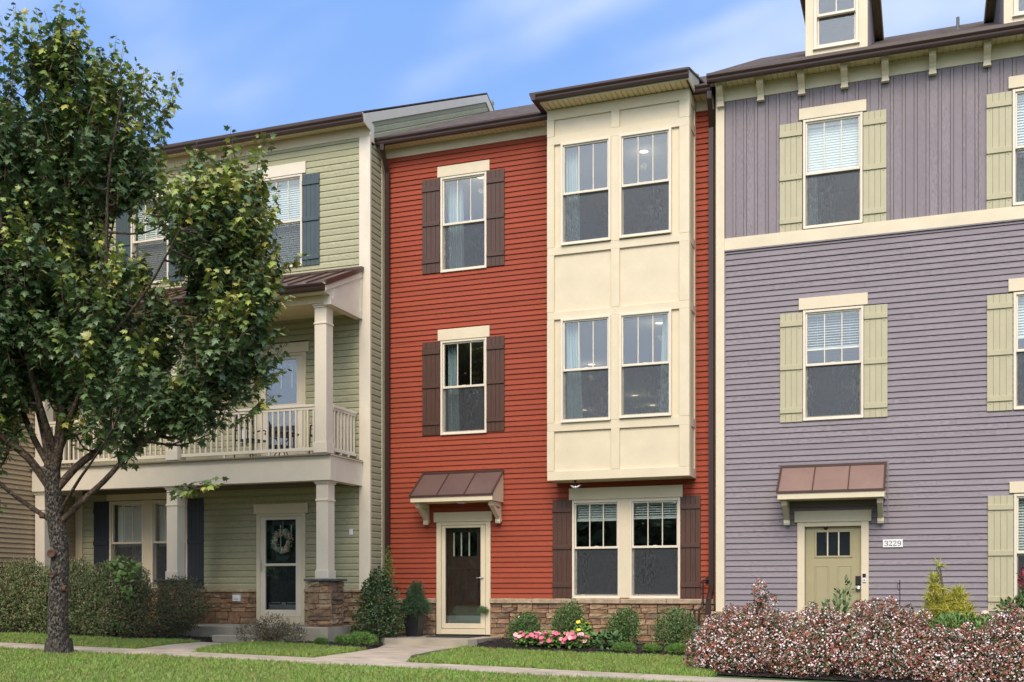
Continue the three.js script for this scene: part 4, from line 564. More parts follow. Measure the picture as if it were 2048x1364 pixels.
  add('wall_switch', bev(-10.78, -10.7, 1.15, 1.27, Z + 0.017, Z + 0.03, 0.004), M.plastic, H); add('wall_outlet', bev(-13.32, -13.16, 3.1, 3.36, Z + 0.017, Z + 0.07, 0.008), M.plastic, H);
}
// ---------------------------------------------------------------- tan house at the left edge, its side wall turned to us
const tan = thing('townhouse', 'tan sided townhouse standing forward at the left edge, seen side on', 'townhouse', [-17.8, -0.9, 3], 'townhouses of the row');
{
  const H = tan, X = -17.665, P = LAP(0.1016);
  for (let k = 0; k < 98; k++) { const y = -0.7 + k * 0.1016; const g = prism(P.map(([z, t]) => [z, t + y]), 0, 9.0); g.rotateY(Math.PI / 2); g.translate(X, 0, 7.0); add('siding_board', g, pick(M.tan), H); }
  add('wall', [bx(X - 0.3, X - 0.002, -1.4, 9.25, -5, 7.0), bx(X - 7, X - 0.3, -1.4, 9.3, 6.8, 7.0), bx(X - 7, X - 6.8, -1.4, 9.3, -5, 6.8)], M.core, H); add('foundation', bx(X - 0.29, X + 0.004, -1.4, -0.702, 0.6, 7.01), M.concrete, H); add('corner_board', bev(X - 0.15, X + 0.03, -0.7, 9.3, 7.0, 7.03, 0.004), M.cream, H);
  add('roof_slope', prism([[7.5, 9.2], [1.2, 9.7], [1.2, 9.76], [7.5, 9.26]], X - 7.2, X + 0.15), M.shingle, H); add('roof_slope', prism([[1.198, 9.7], [-5.2, 9.2], [-5.2, 9.26], [1.198, 9.76]], X - 7.2, X + 0.15), M.shingle, H);
  add('gable', prism([[7.2, 9.26], [1.2, 9.68], [-4.8, 9.26]], X - 0.3, X - 0.002), M.tan[1], H);
}
// ---------------------------------------------------------------- foliage kit
function leafGeo(out, mid, fold, droop) {               // fan of triangles round a midrib, folded and bent
  const pos = [], n = out.length, z = (x, y) => -fold * Math.abs(x) - droop * y * y;
  for (let i = 0; i < n; i++) { const a = out[i], b = out[(i + 1) % n]; for (const [x, y] of [[0, mid], a, b]) pos.push(x, y, z(x, y)); }
  const g = new THREE.BufferGeometry(); g.setAttribute('position', new THREE.Float32BufferAttribute(pos, 3)); g.computeVertexNormals(); return g;
}
const mir = (h) => [...h, ...h.slice(1, -1).reverse().map(([x, y]) => [-x, y])];
const LEAF = {
  maple: leafGeo(mir([[0, 0], [0.26, -0.02], [0.5, 0.2], [0.31, 0.3], [0.54, 0.62], [0.25, 0.56], [0, 1.02]]), 0.3, 0.22, 0.28),
  oval: leafGeo(mir([[0, 0], [0.2, 0.25], [0.24, 0.55], [0, 1]]), 0.4, 0.25, 0.2),
  slim: leafGeo(mir([[0, 0], [0.13, 0.3], [0.12, 0.6], [0, 1]]), 0.4, 0.25, 0.22),
  round: leafGeo(mir([[0, 0], [0.28, 0.22], [0.32, 0.55], [0, 0.95]]), 0.45, 0.12, 0.1),
  thread: leafGeo([[-0.05, 0], [0.05, 0], [0.035, 0.55], [0, 1], [-0.035, 0.55]], 0.4, 0.1, 0.35),
  broad: leafGeo(mir([[0, 0], [0.3, 0.16], [0.36, 0.45], [0.2, 0.78], [0, 1]]), 0.4, 0.3, 0.3),
};
LEAF.spray = merge([0, 1, 2, 3, 4].map((k) => LEAF.thread.clone().rotateZ((k - 2) * 0.42).rotateY(k * 1.3)));
LEAF.needle = merge([...Array(7)].map((_, k) => LEAF.thread.clone().scale(0.9, 0.55 + 0.06 * k, 0.9).rotateZ(k % 2 ? 0.9 : -0.9).rotateY(k * 0.9).translate(0, k * 0.1, 0)));
LEAF.petal = merge([...Array(5)].map((_, k) => LEAF.round.clone().scale(1, 0.5, 1).rotateX(-0.95).rotateY(k * 1.2566)));
LEAF.calyx = merge([...Array(4)].map((_, k) => LEAF.slim.clone().scale(1.5, 0.7, 1).rotateX(-0.7).rotateY(k * 1.57)));
LEAF.blade = merge([...Array(7)].map((_, k) => { const r = rng(300 + k), h = rr(0.6, 1.15, r), l = rr(0.15, 0.6, r), g = new THREE.BufferGeometry(), w = 0.045; g.setAttribute('position', new THREE.Float32BufferAttribute([-w, 0, 0, w, 0, 0, w * 0.8, h * 0.55, l * 0.25, -w, 0, 0, w * 0.8, h * 0.55, l * 0.25, -w * 0.8, h * 0.55, l * 0.25, -w * 0.8, h * 0.55, l * 0.25, w * 0.8, h * 0.55, l * 0.25, 0, h, l], 3)); g.computeVertexNormals(); return g.rotateY(rr(0, 6.28, r)).translate(rr(-0.45, 0.45, r), 0, rr(-0.45, 0.45, r)); }));
const leafMat = (rough = 0.6, tr = 0.0) => (tr ? new THREE.MeshPhysicalMaterial({ color: 0xffffff, roughness: rough, transmission: tr, thickness: 0, side: THREE.DoubleSide }) : new THREE.MeshStandardMaterial({ color: 0xffffff, roughness: rough, side: THREE.DoubleSide }));
const LM = { matte: leafMat(0.7), glossy: leafMat(0.38), maple: leafMat(0.4, 0.3), flower: leafMat(0.8) };
function scatter(name, parent, geo, mat, list) {         // list of [point, direction, normal, size, colour]
  const im = new THREE.InstancedMesh(geo, mat, list.length), m = new THREE.Matrix4(), x = V(0, 0, 0), y = V(0, 0, 0), z = V(0, 0, 0), o = at.get(parent) ?? V(0, 0, 0);
  list.forEach(([p, d, n, s, c], i) => { y.copy(d).normalize(); x.crossVectors(y, n); if (x.lengthSq() < 1e-6) x.set(1, 0.01, 0).cross(y); x.normalize(); z.crossVectors(x, y); m.makeBasis(x, y, z).scale(V(s, s, s)).setPosition(p.x - o.x, p.y - o.y, p.z - o.z); im.setMatrixAt(i, m); im.setColorAt(i, c); });
  im.name = name; im.castShadow = im.receiveShadow = true; im.userData.kind = 'stuff'; parent.add(im); return im;
}
const ball = (r) => { for (;;) { const v = V(2 * r() - 1, 2 * r() - 1, 2 * r() - 1), l = v.lengthSq(); if (l < 1 && l > 0.01) return v.normalize(); } };
const mix = (pal, r) => { const [c, w] = pick(pal, r), k = 1 + (r() - 0.5) * 2 * (w ?? 0.25); return C(c[0] * k, c[1] * k, c[2] * k); };
// points through a lumpy volume made of ellipsoids, most of them near its skin
function volume(lobes, n, r, { shell = 0.35, floor = -9, lump = 0.22, freq = 2.2, mask = 0 } = {}) {
  const w = lobes.map((l) => l[3] * l[4] + l[4] * l[5] + l[3] * l[5]), W = w.reduce((a, b) => a + b, 0), out = [];
  while (out.length < n) {
    let k = r() * W, i = 0; while ((k -= w[i]) > 0) i++; const [cx, cy, cz, a, b, c] = lobes[i], d = ball(r), q = (1 - shell * Math.pow(r(), 1.6)) * (1 + lump * fbm(d.x * freq + cx * 3, d.y * freq + cy * 3, d.z * freq + cz, 3) * 2);
    const p = V(cx + d.x * a * q, cy + d.y * b * q, cz + d.z * c * q); if (p.y < floor) continue; if (mask && mask * noise.noise(p.x * 9, p.y * 9, p.z * 9) < rr(-0.35, 0.05, r)) continue; out.push([p, V(d.x / a, d.y / b, d.z / c).normalize()]);
  } return out;
}
function stems(parent, base, lobes, n, r, mat, rad = 0.012) { const g = []; for (let k = 0; k < n; k++) { const [cx, cy, cz, a, b, c] = pick(lobes, r), d = ball(r), e = V(cx + d.x * a * 0.8, cy + Math.abs(d.y) * b * 0.8, cz + d.z * c * 0.8), s = V(base[0] + rr(-0.15, 0.15, r) * a * 2, base[1], base[2] + rr(-0.08, 0.08, r)), m = s.clone().lerp(e, 0.5).add(V(rr(-0.05, 0.05, r), 0.06, rr(-0.05, 0.05, r))); g.push(limb([s, m, e], rad, rad * 0.4, 5, 5)); } return add('stems', g, mat, parent); }
const TWIG = std([0.09, 0.065, 0.045], 0.9), GSTEM = std([0.09, 0.13, 0.04], 0.8);
function shrub(name, label, category, base, lobes, o) {
  const g = thing(name, label, category, base, o.group), r = rng(o.seed ?? 1);
  stems(g, base, lobes, o.stems ?? 14, r, o.stemMat ?? TWIG, o.rad ?? 0.012);
  const put = (nm, geo, mat, n, s, pal, up, opt) => scatter(nm, g, geo, mat, volume(lobes, n, r, { floor: base[1] + 0.01, ...o.vol, ...opt }).map(([p, d]) => { const j = ball(r), dir = d.clone().multiplyScalar(0.6).add(j.multiplyScalar(0.8)).add(V(0, up ?? 0.35, 0)), nn = d.clone().add(V(0, 0.7, 0)).add(ball(r).multiplyScalar(0.8)); return [p, dir, nn, s * rr(0.6, 1.3, r), mix(pal, r)]; }));
  put('foliage', o.leaf, o.mat ?? LM.matte, o.n, o.size, o.pal, o.up); for (const e of o.extra ?? []) put(...e); return g;
}
const ground = (x, z) => gh(x, z);

// ---------------------------------------------------------------- street maple in front of the green house
{
  const r = rng(404), bx0 = -12.2, bz = 7.04, by = gh(bx0, bz), tree = thing('maple_tree', 'young maple tree with dark green leaves and pale new tips in the front lawn', 'tree', [bx0, by - 0.02, bz]);
  const cs = Math.cos(TURN), sn = Math.sin(TURN), L = (a, y, f) => V(bx0 + a * cs + f * sn, by + y, bz - a * sn + f * cs);
  const bark = std([0.175, 0.155, 0.13], 0.9, { map: T.bark, bumpMap: T.barkBump, bumpScale: 0.02 }), bark2 = std([0.18, 0.125, 0.085], 0.85, { map: T.bark, bumpMap: T.barkBump, bumpScale: 0.008 });
  const path = (pts, fd) => pts.map(([a, y], i) => L(a, y, fd * Math.pow(i / (pts.length - 1), 1.2)));
  const trunk = part('trunk', tree, [bx0, by, bz]); at.set(trunk, V(bx0, by, bz));
  add('bole', [limb([L(0.03, -0.15, 0), L(0.02, 0.05, 0), L(0.02, 0.83, 0), L(0.04, 1.58, 0), L(-0.04, 2.18, 0), L(-0.08, 2.85, 0)], 0.152, 0.115, 34, 18, 0.14), limb([L(0.03, -0.2, 0), L(0.02, 0.25, 0)], 0.26, 0.17, 5, 16, 0.3)], bark, trunk);
  const LIMBS = [[[[-0.08, 2.6], [-0.17, 3.08], [-0.32, 3.6], [-0.56, 4.28], [-0.71, 5.33], [-0.86, 6.68], [-0.94, 8.2]], -0.7, 0.085], [[[-0.1, 2.5], [-0.41, 2.97], [-0.71, 3.23], [-0.94, 3.53], [-1.54, 4.28], [-1.91, 5.33], [-2.1, 6.4]], 0.8, 0.075], [[[-0.06, 2.7], [0.05, 3.23], [0.15, 4.13], [0.19, 5.33], [0.26, 6.83], [0.38, 8.6]], 0.3, 0.1], [[[0.0, 2.5], [0.26, 2.85], [0.68, 3.23], [1.16, 3.83], [1.54, 4.73], [1.84, 5.93], [2.14, 6.9]], -0.9, 0.07], [[[-0.02, 1.92], [0.34, 2.24], [0.79, 2.61], [1.18, 2.97], [1.69, 3.3], [2.29, 3.83], [2.74, 4.58]], 0.7, 0.062], [[[-0.06, 2.0], [-0.41, 2.25], [-0.64, 2.44], [-0.94, 2.74], [-1.31, 3.08], [-1.9, 3.7]], 0.5, 0.05], [[[0.0, 2.05], [0.26, 2.33], [0.56, 2.59], [0.86, 2.78], [1.3, 3.2]], 1.3, 0.035], [[[0.1, 3.6], [0.56, 4.43], [0.86, 5.63], [1.01, 6.98], [1.31, 8.1]], 0.9, 0.055], [[[0.0, 3.0], [-0.1, 3.6], [-0.2, 4.6], [-0.3, 6.0], [-0.35, 7.6]], 1.6, 0.06], [[[0.0, 2.9], [0.3, 3.5], [0.9, 4.4], [1.7, 5.2], [2.3, 5.9]], 1.5, 0.05], [[[0.0, 3.0], [0.1, 3.6], [0.2, 4.6], [0.3, 6.2], [0.35, 7.4]], -1.6, 0.06], [[[-0.1, 2.8], [-0.5, 3.4], [-1.0, 4.5], [-1.5, 6.0], [-1.6, 7.4]], -1.2, 0.06]];
  const nodes = []; for (const [p, f, w] of LIMBS) { const q = path(p, f), m = add('limb', limb(q, w * 0.86, 0.01, 26, 8, 0.1), bark2, trunk), c = new THREE.CatmullRomCurve3(q); for (let i = 4; i <= 24; i++) nodes.push([c.getPointAt(i / 24), w * (1 - i / 26)]); }
  for (const [a, y, rad, ang] of [[-0.02, 1.52, 0.062, 0.1], [-0.01, 1.2, 0.04, 0.0], [0.17, 1.0, 0.045, 1.15], [-0.2, 2.08, 0.035, -0.9]]) { const p = L(a, y, Math.abs(ang) > 0.5 ? 0.1 : 0.165), s = add('pruning_scar', lathe([[0.001, 0.006], [rad * 0.55, 0.008], [rad * 0.75, 0.022], [rad, 0.016], [rad * 1.1, -0.03]], 0, 0, 0, 16).rotateX(Math.PI / 2).rotateY(TURN + ang).translate(p.x, p.y, p.z), std([0.12, 0.062, 0.038], 0.85, { map: T.wood }), trunk); }
  // crown: secondary branches grow to points in the crown, upright shoots stand on them, leaves hang along the shoots
  const LOBES = [[-0.04, 7.4, 0.1, 1.05, 1.6, 1.5], [-1.31, 6.5, 0, 1.28, 1.85, 1.7], [-0.56, 5.18, 0.2, 1.3, 1.5, 2.0], [0.8, 7.35, 0, 0.6, 1.05, 0.9], [0.62, 4.85, 0, 1.1, 1.1, 1.7], [2.42, 6.25, 0, 0.8, 0.95, 0.95], [2.6, 5.1, 0.1, 0.72, 1.0, 1.1], [2.6, 4.3, 0.2, 0.65, 0.6, 1.0], [1.16, 3.9, 0.3, 1.15, 0.72, 1.6], [1.7, 3.35, 0.5, 0.55, 0.35, 0.7], [-0.9, 2.95, 0.4, 0.5, 0.35, 0.6], [-1.4, 4.2, 0, 1.1, 1.1, 1.6], [0.2, 6.2, 0.1, 0.65, 0.85, 1.3], [0.9, 3.2, 0.4, 0.85, 0.35, 0.9], [2.0, 3.55, 0.3, 0.6, 0.4, 0.8]];
  const vol = LOBES.map((l, i) => l[3] * l[4] * l[5] * ([5, 6, 7, 9, 10].includes(i) ? 1.9 : i === 3 ? 1.9 : 1)), VT = vol.reduce((a, b) => a + b, 0), sec = [], leaves = [], twigs = [];
  const dark = [[[0.095, 0.16, 0.055], 0.4], [[0.118, 0.195, 0.065], 0.35], [[0.14, 0.22, 0.07], 0.3], [[0.1, 0.158, 0.07], 0.4]], pale = [[[0.36, 0.42, 0.08], 0.2], [[0.29, 0.38, 0.075], 0.2], [[0.42, 0.39, 0.09], 0.2]], midc = [[[0.17, 0.24, 0.06], 0.25], [[0.2, 0.27, 0.06], 0.25]];
  const shoot = (s, dir, len, tip, np) => {
    const e = s.clone().addScaledVector(dir, len), m = s.clone().lerp(e, 0.5).add(V(rr(-0.05, 0.05, r), 0.03, rr(-0.05, 0.05, r))); twigs.push(limb([s, m, e], 0.007, 0.0025, 4, 4)); const c = new THREE.CatmullRomCurve3([s, m, e]);
    for (let k = 0; k < np; k++) { const t = 0.08 + 0.92 * (k + r() * 0.5) / np, p = c.getPoint(Math.min(1, t)), a = r() * 6.283; for (let h = 0; h < 2; h++) { const o = V(Math.cos(a + h * 3.14), 0, Math.sin(a + h * 3.14)), q = p.clone().addScaledVector(o, rr(0.02, 0.06, r)), y = t > 0.8 ? rr(-0.2, 0.7, r) : rr(-1.1, 0.1, r), d = o.clone().add(V(rr(-0.4, 0.4, r), y, rr(-0.4, 0.4, r))), n = V(0, 0.75, 0).add(o.clone().multiplyScalar(0.9)).add(ball(r).multiplyScalar(0.55)); const col = tip && t > 0.52 ? mix(pale, r) : tip && t > 0.2 ? mix(midc, r) : mix(dark, r); leaves.push([q, d, n, (t > 0.85 ? 0.082 : 0.106) * rr(0.6, 1.3, r), col]); } }
  };
  for (let k = 0; k < 540; k++) {
    let q = r() * VT, i = 0; while ((q -= vol[i]) > 0) i++; const [a, y, f, ra, ry, rf0] = LOBES[i], rf = rf0 * 0.8, d = ball(r), s = Math.cbrt(r()) * 0.97, e = L(a + d.x * ra * s, y + d.y * ry * s, f + d.z * rf * s);
    let best = null, bd = 1e9; for (const [p, w] of nodes) { const up = e.y - p.y, dd = p.distanceTo(e) + (up < 0.1 ? 0.9 : 0); if (dd < bd) { bd = dd; best = [p, w]; } } const p = best[0], mid = p.clone().lerp(e, 0.55).add(V(0, -0.12, 0)); if (bd < 2.6) { sec.push(limb([p, mid, e], Math.min(0.022, best[1] + 0.006), 0.006, 6, 5)); }
    const c = new THREE.CatmullRomCurve3([p, mid, e]), outw = e.clone().sub(L(0.4, y, 0)).setY(0).normalize();
    const ns = 7; for (let j = 0; j < ns; j++) { const t = 0.45 + 0.55 * (j + r()) / ns, b = c.getPoint(Math.min(1, t)).add(ball(r).multiplyScalar(0.14)), top = (i === 5 || i === 6 || i === 3) ? d.y > -0.25 && s > 0.5 && r() < 0.75 : d.y > 0.1 && s > 0.55 && r() < 0.5; shoot(b, V(rr(-0.35, 0.35, r), rr(0.55, 1.1, r), rr(-0.35, 0.35, r)).addScaledVector(outw, rr(0, 0.5, r)).normalize(), rr(0.35, 0.75, r) * (top ? 1.1 : 1), top, 8); }
  }
  // tall leaders and side sprays that break the outline
  for (const [a, y, f, len, lean] of [[0.3, 8.9, 0.2, 0.95, 0.05], [-0.77, 8.7, 0, 0.95, -0.05], [-0.5, 8.8, 0.4, 0.8, 0.02], [-0.2, 8.7, -0.3, 0.85, 0], [0.6, 8.4, 0, 0.7, 0.1], [1.0, 8.3, 0.2, 0.6, 0.08], [1.3, 8.1, 0, 0.8, 0.18], [1.45, 8.0, -0.2, 0.85, 0.28], [2.5, 6.9, 0, 1.0, 0.12], [2.1, 6.8, 0.3, 0.85, 0.06], [3.0, 6.3, 0.1, 0.9, 0.25], [3.1, 5.9, 0, 0.65, 0.85], [2.85, 4.75, 0.3, 0.55, 0.9], [2.8, 4.1, 0.2, 0.5, 0.9], [1.85, 2.75, 0.6, 0.55, 1.6], [2.7, 3.7, 0.2, 0.5, 0.9], [-0.6, 2.5, 0.4, 0.4, -1.2], [-1.2, 8.2, 0, 0.9, -0.1], [-1.8, 7.9, 0.2, 0.8, -0.2], [-0.9, 8.4, 0.3, 0.9, 0.0], ...[...Array(60)].map(() => { const g = pick([[0, 0.15, 8.6, 0.6], [1, -1.4, 7.9, 0.7], [2, 2.4, 6.7, 0.7], [3, 0.95, 8.2, 0.45], [4, 2.9, 5.7, 0.35]], r), a = g[1] + rr(-1, 1, r) * g[3]; return [a, g[2] + rr(-0.25, 0.25, r), rr(-0.6, 0.8, r), rr(0.45, 0.8, r), rr(-0.12, 0.25, r)]; })]) { for (let k = 0; k < 2; k++) shoot(L(a + rr(-0.06, 0.06, r), y - 0.35 + rr(-0.1, 0.1, r), f + rr(-0.1, 0.1, r)), V(lean * cs, 1 - Math.abs(lean) * 0.35, -lean * sn).normalize(), len * rr(0.85, 1.1, r) + 0.3, k === 0, 12); }
  add('branches', sec, bark2, trunk).userData.kind = 'stuff'; add('twigs', twigs, std([0.16, 0.085, 0.05], 0.8), trunk).userData.kind = 'stuff';
  const crown = scatter('crown', tree, LEAF.maple, LM.maple, leaves); console.log('maple leaves', leaves.length);
}
// ---------------------------------------------------------------- shrubs
{
  const oliv = [[[0.11, 0.165, 0.05], 0.3], [[0.15, 0.2, 0.068], 0.3], [[0.08, 0.125, 0.04], 0.3], [[0.19, 0.2, 0.085], 0.25]], tips = [[[0.3, 0.22, 0.13], 0.3], [[0.26, 0.24, 0.12], 0.3], [[0.32, 0.17, 0.12], 0.3]];
  [[-17.15, 'clipped olive leaved hedge shrub against the tan side wall'], [-15.95, 'clipped olive leaved hedge shrub directly behind the maple trunk'], [-14.75, 'clipped olive leaved hedge shrub below the double porch window']].forEach(([x, l], i) => shrub('hedge_shrub', l, 'shrub', [x, ground(x, 2.75), 2.75], [[x, -0.15, 2.75, 0.78, 0.78, 0.5], [x - 0.1, -0.45, 2.85, 0.8, 0.5, 0.5], [x + 0.2, 0.15, 2.7, 0.5, 0.5, 0.4]], { seed: 50 + i, n: 15000, leaf: LEAF.slim, size: 0.06, pal: oliv, up: 0.5, stems: 26, group: 'hedge under the porch', extra: [['tips', LEAF.slim, LM.matte, 1300, 0.062, tips, 0.9, { shell: 0.1 }]] }));
  const redd = [[[0.065, 0.095, 0.03], 0.3], [[0.085, 0.12, 0.038], 0.3], [[0.13, 0.075, 0.042], 0.35], [[0.045, 0.065, 0.025], 0.3]];
  shrub('barberry_shrub', 'rounded dark shrub with reddish tinted small leaves beside the porch step', 'shrub', [-13.65, ground(-13.65, 2.8), 2.8], [[-13.65, -0.28, 2.75, 0.92, 0.5, 0.5], [-13.2, -0.2, 2.75, 0.55, 0.52, 0.42], [-13.8, -0.6, 2.8, 0.8, 0.35, 0.45]], { seed: 61, n: 17000, leaf: LEAF.oval, size: 0.034, pal: redd, stems: 30, extra: [['tips', LEAF.oval, LM.matte, 1200, 0.035, [[[0.25, 0.09, 0.05], 0.4], [[0.16, 0.13, 0.05], 0.4]], 0.8, { shell: 0.1 }]] });
  shrub('broadleaf_vine', 'light green broad leaved vine climbing over the olive hedge', 'vine', [-14.35, ground(-14.35, 3.0), 3.0], [[-14.35, 0.45, 3.0, 0.32, 0.22, 0.2], [-14.2, 0.15, 3.05, 0.15, 0.35, 0.15]], { seed: 62, n: 130, leaf: LEAF.broad, size: 0.11, pal: [[[0.14, 0.24, 0.05], 0.25], [[0.2, 0.28, 0.08], 0.2]], stems: 8, stemMat: GSTEM, rad: 0.006 });
  const holl = [[[0.03, 0.06, 0.02], 0.35], [[0.045, 0.085, 0.026], 0.3], [[0.07, 0.12, 0.035], 0.3]];
  shrub('holly_shrub', 'tall cone shaped glossy green shrub in front of the green corner', 'shrub', [-9.83, bedLeft(-9.83, 1.2), 1.2], [[-9.83, -0.55, 1.2, 0.5, 0.42, 0.45], [-9.83, -0.12, 1.18, 0.38, 0.42, 0.36], [-9.85, 0.22, 1.18, 0.18, 0.27, 0.18], [-10.02, 0.05, 1.2, 0.14, 0.22, 0.14]], { seed: 63, n: 6500, leaf: LEAF.oval, mat: LM.glossy, size: 0.05, pal: holl, stems: 24, vol: { lump: 0.35, freq: 3 }, extra: [['shoots', LEAF.oval, LM.glossy, 500, 0.05, [[[0.13, 0.2, 0.04], 0.3], [[0.08, 0.14, 0.03], 0.3]], 0.9, { shell: 0.1 }]] });
  shrub('climbing_shoot', 'thin yellow green upright shoots rising behind the cone shaped shrub', 'plant', [-9.78, bedLeft(-9.78, 0.9), 0.9], [[-9.76, 0.45, 0.95, 0.05, 0.45, 0.05], [-9.7, 0.3, 0.95, 0.04, 0.4, 0.04]], { seed: 64, n: 420, leaf: LEAF.slim, size: 0.055, pal: [[[0.13, 0.18, 0.03], 0.3]], stems: 5, stemMat: GSTEM, rad: 0.006, up: 0.9 });
  const box = [[[0.065, 0.14, 0.03], 0.3], [[0.1, 0.2, 0.04], 0.3], [[0.048, 0.1, 0.024], 0.3]];
  [[-6.99, -0.7, 0.31, 0.3, 'small round boxwood nearest the red house stoop'], [-6.13, -0.58, 0.29, 0.38, 'boxwood with a pointed top behind the pink flowers'], [-5.08, -0.66, 0.3, 0.34, 'round boxwood centred under the paired ground floor window'], [-4.16, -0.66, 0.4, 0.37, 'widest boxwood, beside the gas pipe']].forEach(([x, y, a, h, l], i) => { const z = 0.8, b = bedRight(x, z); shrub('boxwood', l, 'shrub', [x, b, z], [[x, y, z, a, h, a * 0.9], [x + 0.08, y + h * 0.35, z, a * 0.6, h * 0.75, a * 0.6], [x - 0.1, y - 0.05, z + 0.05, a * 0.7, h * 0.7, a * 0.7]], { seed: 70 + i, n: 5200, leaf: LEAF.oval, mat: LM.glossy, size: 0.032, pal: box, up: 0.7, stems: 16, vol: { lump: 0.42, freq: 3.2 }, group: 'boxwoods under the red house window' }); });
  const spir = [[[0.09, 0.11, 0.045], 0.3], [[0.13, 0.12, 0.06], 0.3], [[0.14, 0.07, 0.05], 0.35]];
  shrub('spirea_shrub', 'low twiggy reddish green shrub in front of the green front door', 'shrub', [-11.35, ground(-11.35, 2.6), 2.6], [[-11.7, -0.75, 2.6, 0.35, 0.22, 0.25], [-11.3, -0.68, 2.6, 0.36, 0.26, 0.25], [-10.95, -0.76, 2.6, 0.3, 0.2, 0.25]], { seed: 75, n: 2600, leaf: LEAF.slim, size: 0.045, pal: spir, up: 0.9, stems: 60, rad: 0.005, stemMat: std([0.16, 0.08, 0.05], 0.9), vol: { lump: 0.4, freq: 4 }, extra: [['flower_heads', LEAF.petal, LM.flower, 60, 0.04, [[[0.5, 0.45, 0.12], 0.3]], 0.9, { shell: 0.05 }]] });
  // abelia hedge in the right foreground
  const ab = [[[0.055, 0.105, 0.032], 0.3], [[0.08, 0.14, 0.04], 0.3], [[0.035, 0.065, 0.022], 0.3]], rust = [[[0.36, 0.13, 0.075], 0.35], [[0.42, 0.18, 0.11], 0.3], [[0.26, 0.085, 0.055], 0.3], [[0.4, 0.15, 0.13], 0.3]], pink = [[[0.82, 0.66, 0.63], 0.12], [[0.76, 0.52, 0.5], 0.15], [[0.86, 0.76, 0.72], 0.1]];
  const blush = (n) => [['sepals', LEAF.calyx, LM.flower, Math.round(n * 0.95), 0.031, rust, 0.5, { shell: 0.14, mask: -1 }], ['flowers', LEAF.petal, LM.flower, Math.round(n * 0.95), 0.027, pink, 0.5, { shell: 0.07, mask: 1 }]];
  [[-2.5, -0.72, 0.6, 0.48, 'flowering abelia shrub with pink white blooms at the left end of the hedge'], [-1.6, -0.76, 0.62, 0.48, 'flowering abelia shrub in front of the left door casing'], [-0.62, -0.7, 0.68, 0.52, 'flowering abelia shrub below the house number plate'], [0.35, -0.93, 0.6, 0.42, 'lower flowering abelia shrub in the dip before the yellow conifer'], [1.3, -0.78, 0.68, 0.5, 'flowering abelia shrub at the right edge of the picture'], [2.4, -0.78, 0.7, 0.5, 'flowering abelia shrub beyond the right window']].forEach(([x, y, a, h, l], i) => {
    const z = 4.25, b = ground(x, z) + 0.03, lobes = [[x, y, z, a, h, 0.58], [x - a * 0.35, y - 0.06, z + 0.12, a * 0.6, h * 0.85, 0.5], [x + a * 0.4, y - 0.03, z - 0.1, a * 0.6, h * 0.9, 0.5], [x, y - 0.2, z + 0.2, a * 0.95, h * 0.6, 0.5]]; if (i === 0) lobes.push([-2.2, 0.0, 4.2, 0.1, 0.2, 0.1], [-2.08, -0.12, 4.2, 0.12, 0.12, 0.1], [-2.95, -0.9, 4.35, 0.3, 0.3, 0.3]); if (i === 2) lobes.push([-0.42, -0.2, 4.2, 0.1, 0.09, 0.1]); const rs = rng(430 + i); for (let k = 0; k < 11; k++) { const q = rr(-0.95, 0.95, rs), zz = rr(-0.3, 0.45, rs), w = rr(0.05, 0.1, rs); lobes.push([x + q * a, y + h * Math.sqrt(1 - q * q * 0.7) * (1 - Math.abs(zz) * 0.35) + rr(-0.02, 0.05, rs), z + zz, w, w * rr(0.8, 1.7, rs), w]); }
    shrub('abelia_shrub', l, 'shrub', [x, b, z], lobes, { seed: 80 + i, n: 8500, leaf: LEAF.oval, mat: LM.glossy, size: 0.038, pal: ab, stems: 24, group: 'abelia hedge before the purple house', vol: { shell: 0.3, lump: 0.2, freq: 3.4 }, extra: blush(6200) });
  });
  shrub('thread_cypress', 'yellow green thread leaved conifer with a thin leader by the purple wall', 'shrub', [0.33, bedPurple(0.33, 1.8), 1.8], [[0.33, -0.4, 1.8, 0.36, 0.3, 0.32], [0.17, -0.12, 1.8, 0.13, 0.2, 0.13], [0.47, -0.12, 1.8, 0.12, 0.16, 0.12], [0.15, 0.16, 1.8, 0.06, 0.1, 0.06], [0.19, 0.4, 1.8, 0.05, 0.03, 0.05]], { seed: 90, n: 950, leaf: LEAF.spray, size: 0.13, pal: [[[0.42, 0.4, 0.05], 0.3], [[0.3, 0.32, 0.04], 0.3], [[0.48, 0.42, 0.07], 0.25]], up: 0.5, stems: 14, vol: { lump: 0.4, freq: 4 } });
  shrub('leafy_perennial', 'fresh green leafy clump at the foot of the yellow conifer', 'plant', [0.62, bedPurple(0.62, 2.4), 2.4], [[0.4, -0.55, 2.4, 0.34, 0.22, 0.3], [0.85, -0.58, 2.4, 0.36, 0.2, 0.3], [1.2, -0.5, 2.3, 0.22, 0.2, 0.2]], { seed: 91, n: 1900, leaf: LEAF.slim, size: 0.09, pal: [[[0.09, 0.18, 0.04], 0.3], [[0.13, 0.23, 0.05], 0.25]], up: 0.8, stems: 30, stemMat: GSTEM, rad: 0.005 });
  shrub('red_leaf_plant', 'slender plant with dark red leaves at the right picture edge', 'plant', [1.42, bedPurple(1.42, 1.9), 1.9], [[1.45, 0.24, 1.9, 0.1, 0.14, 0.1], [1.38, 0.14, 1.9, 0.07, 0.06, 0.07]], { seed: 92, n: 150, leaf: LEAF.slim, size: 0.07, pal: [[[0.3, 0.02, 0.03], 0.3], [[0.22, 0.02, 0.025], 0.3]], stems: 6, rad: 0.006 });
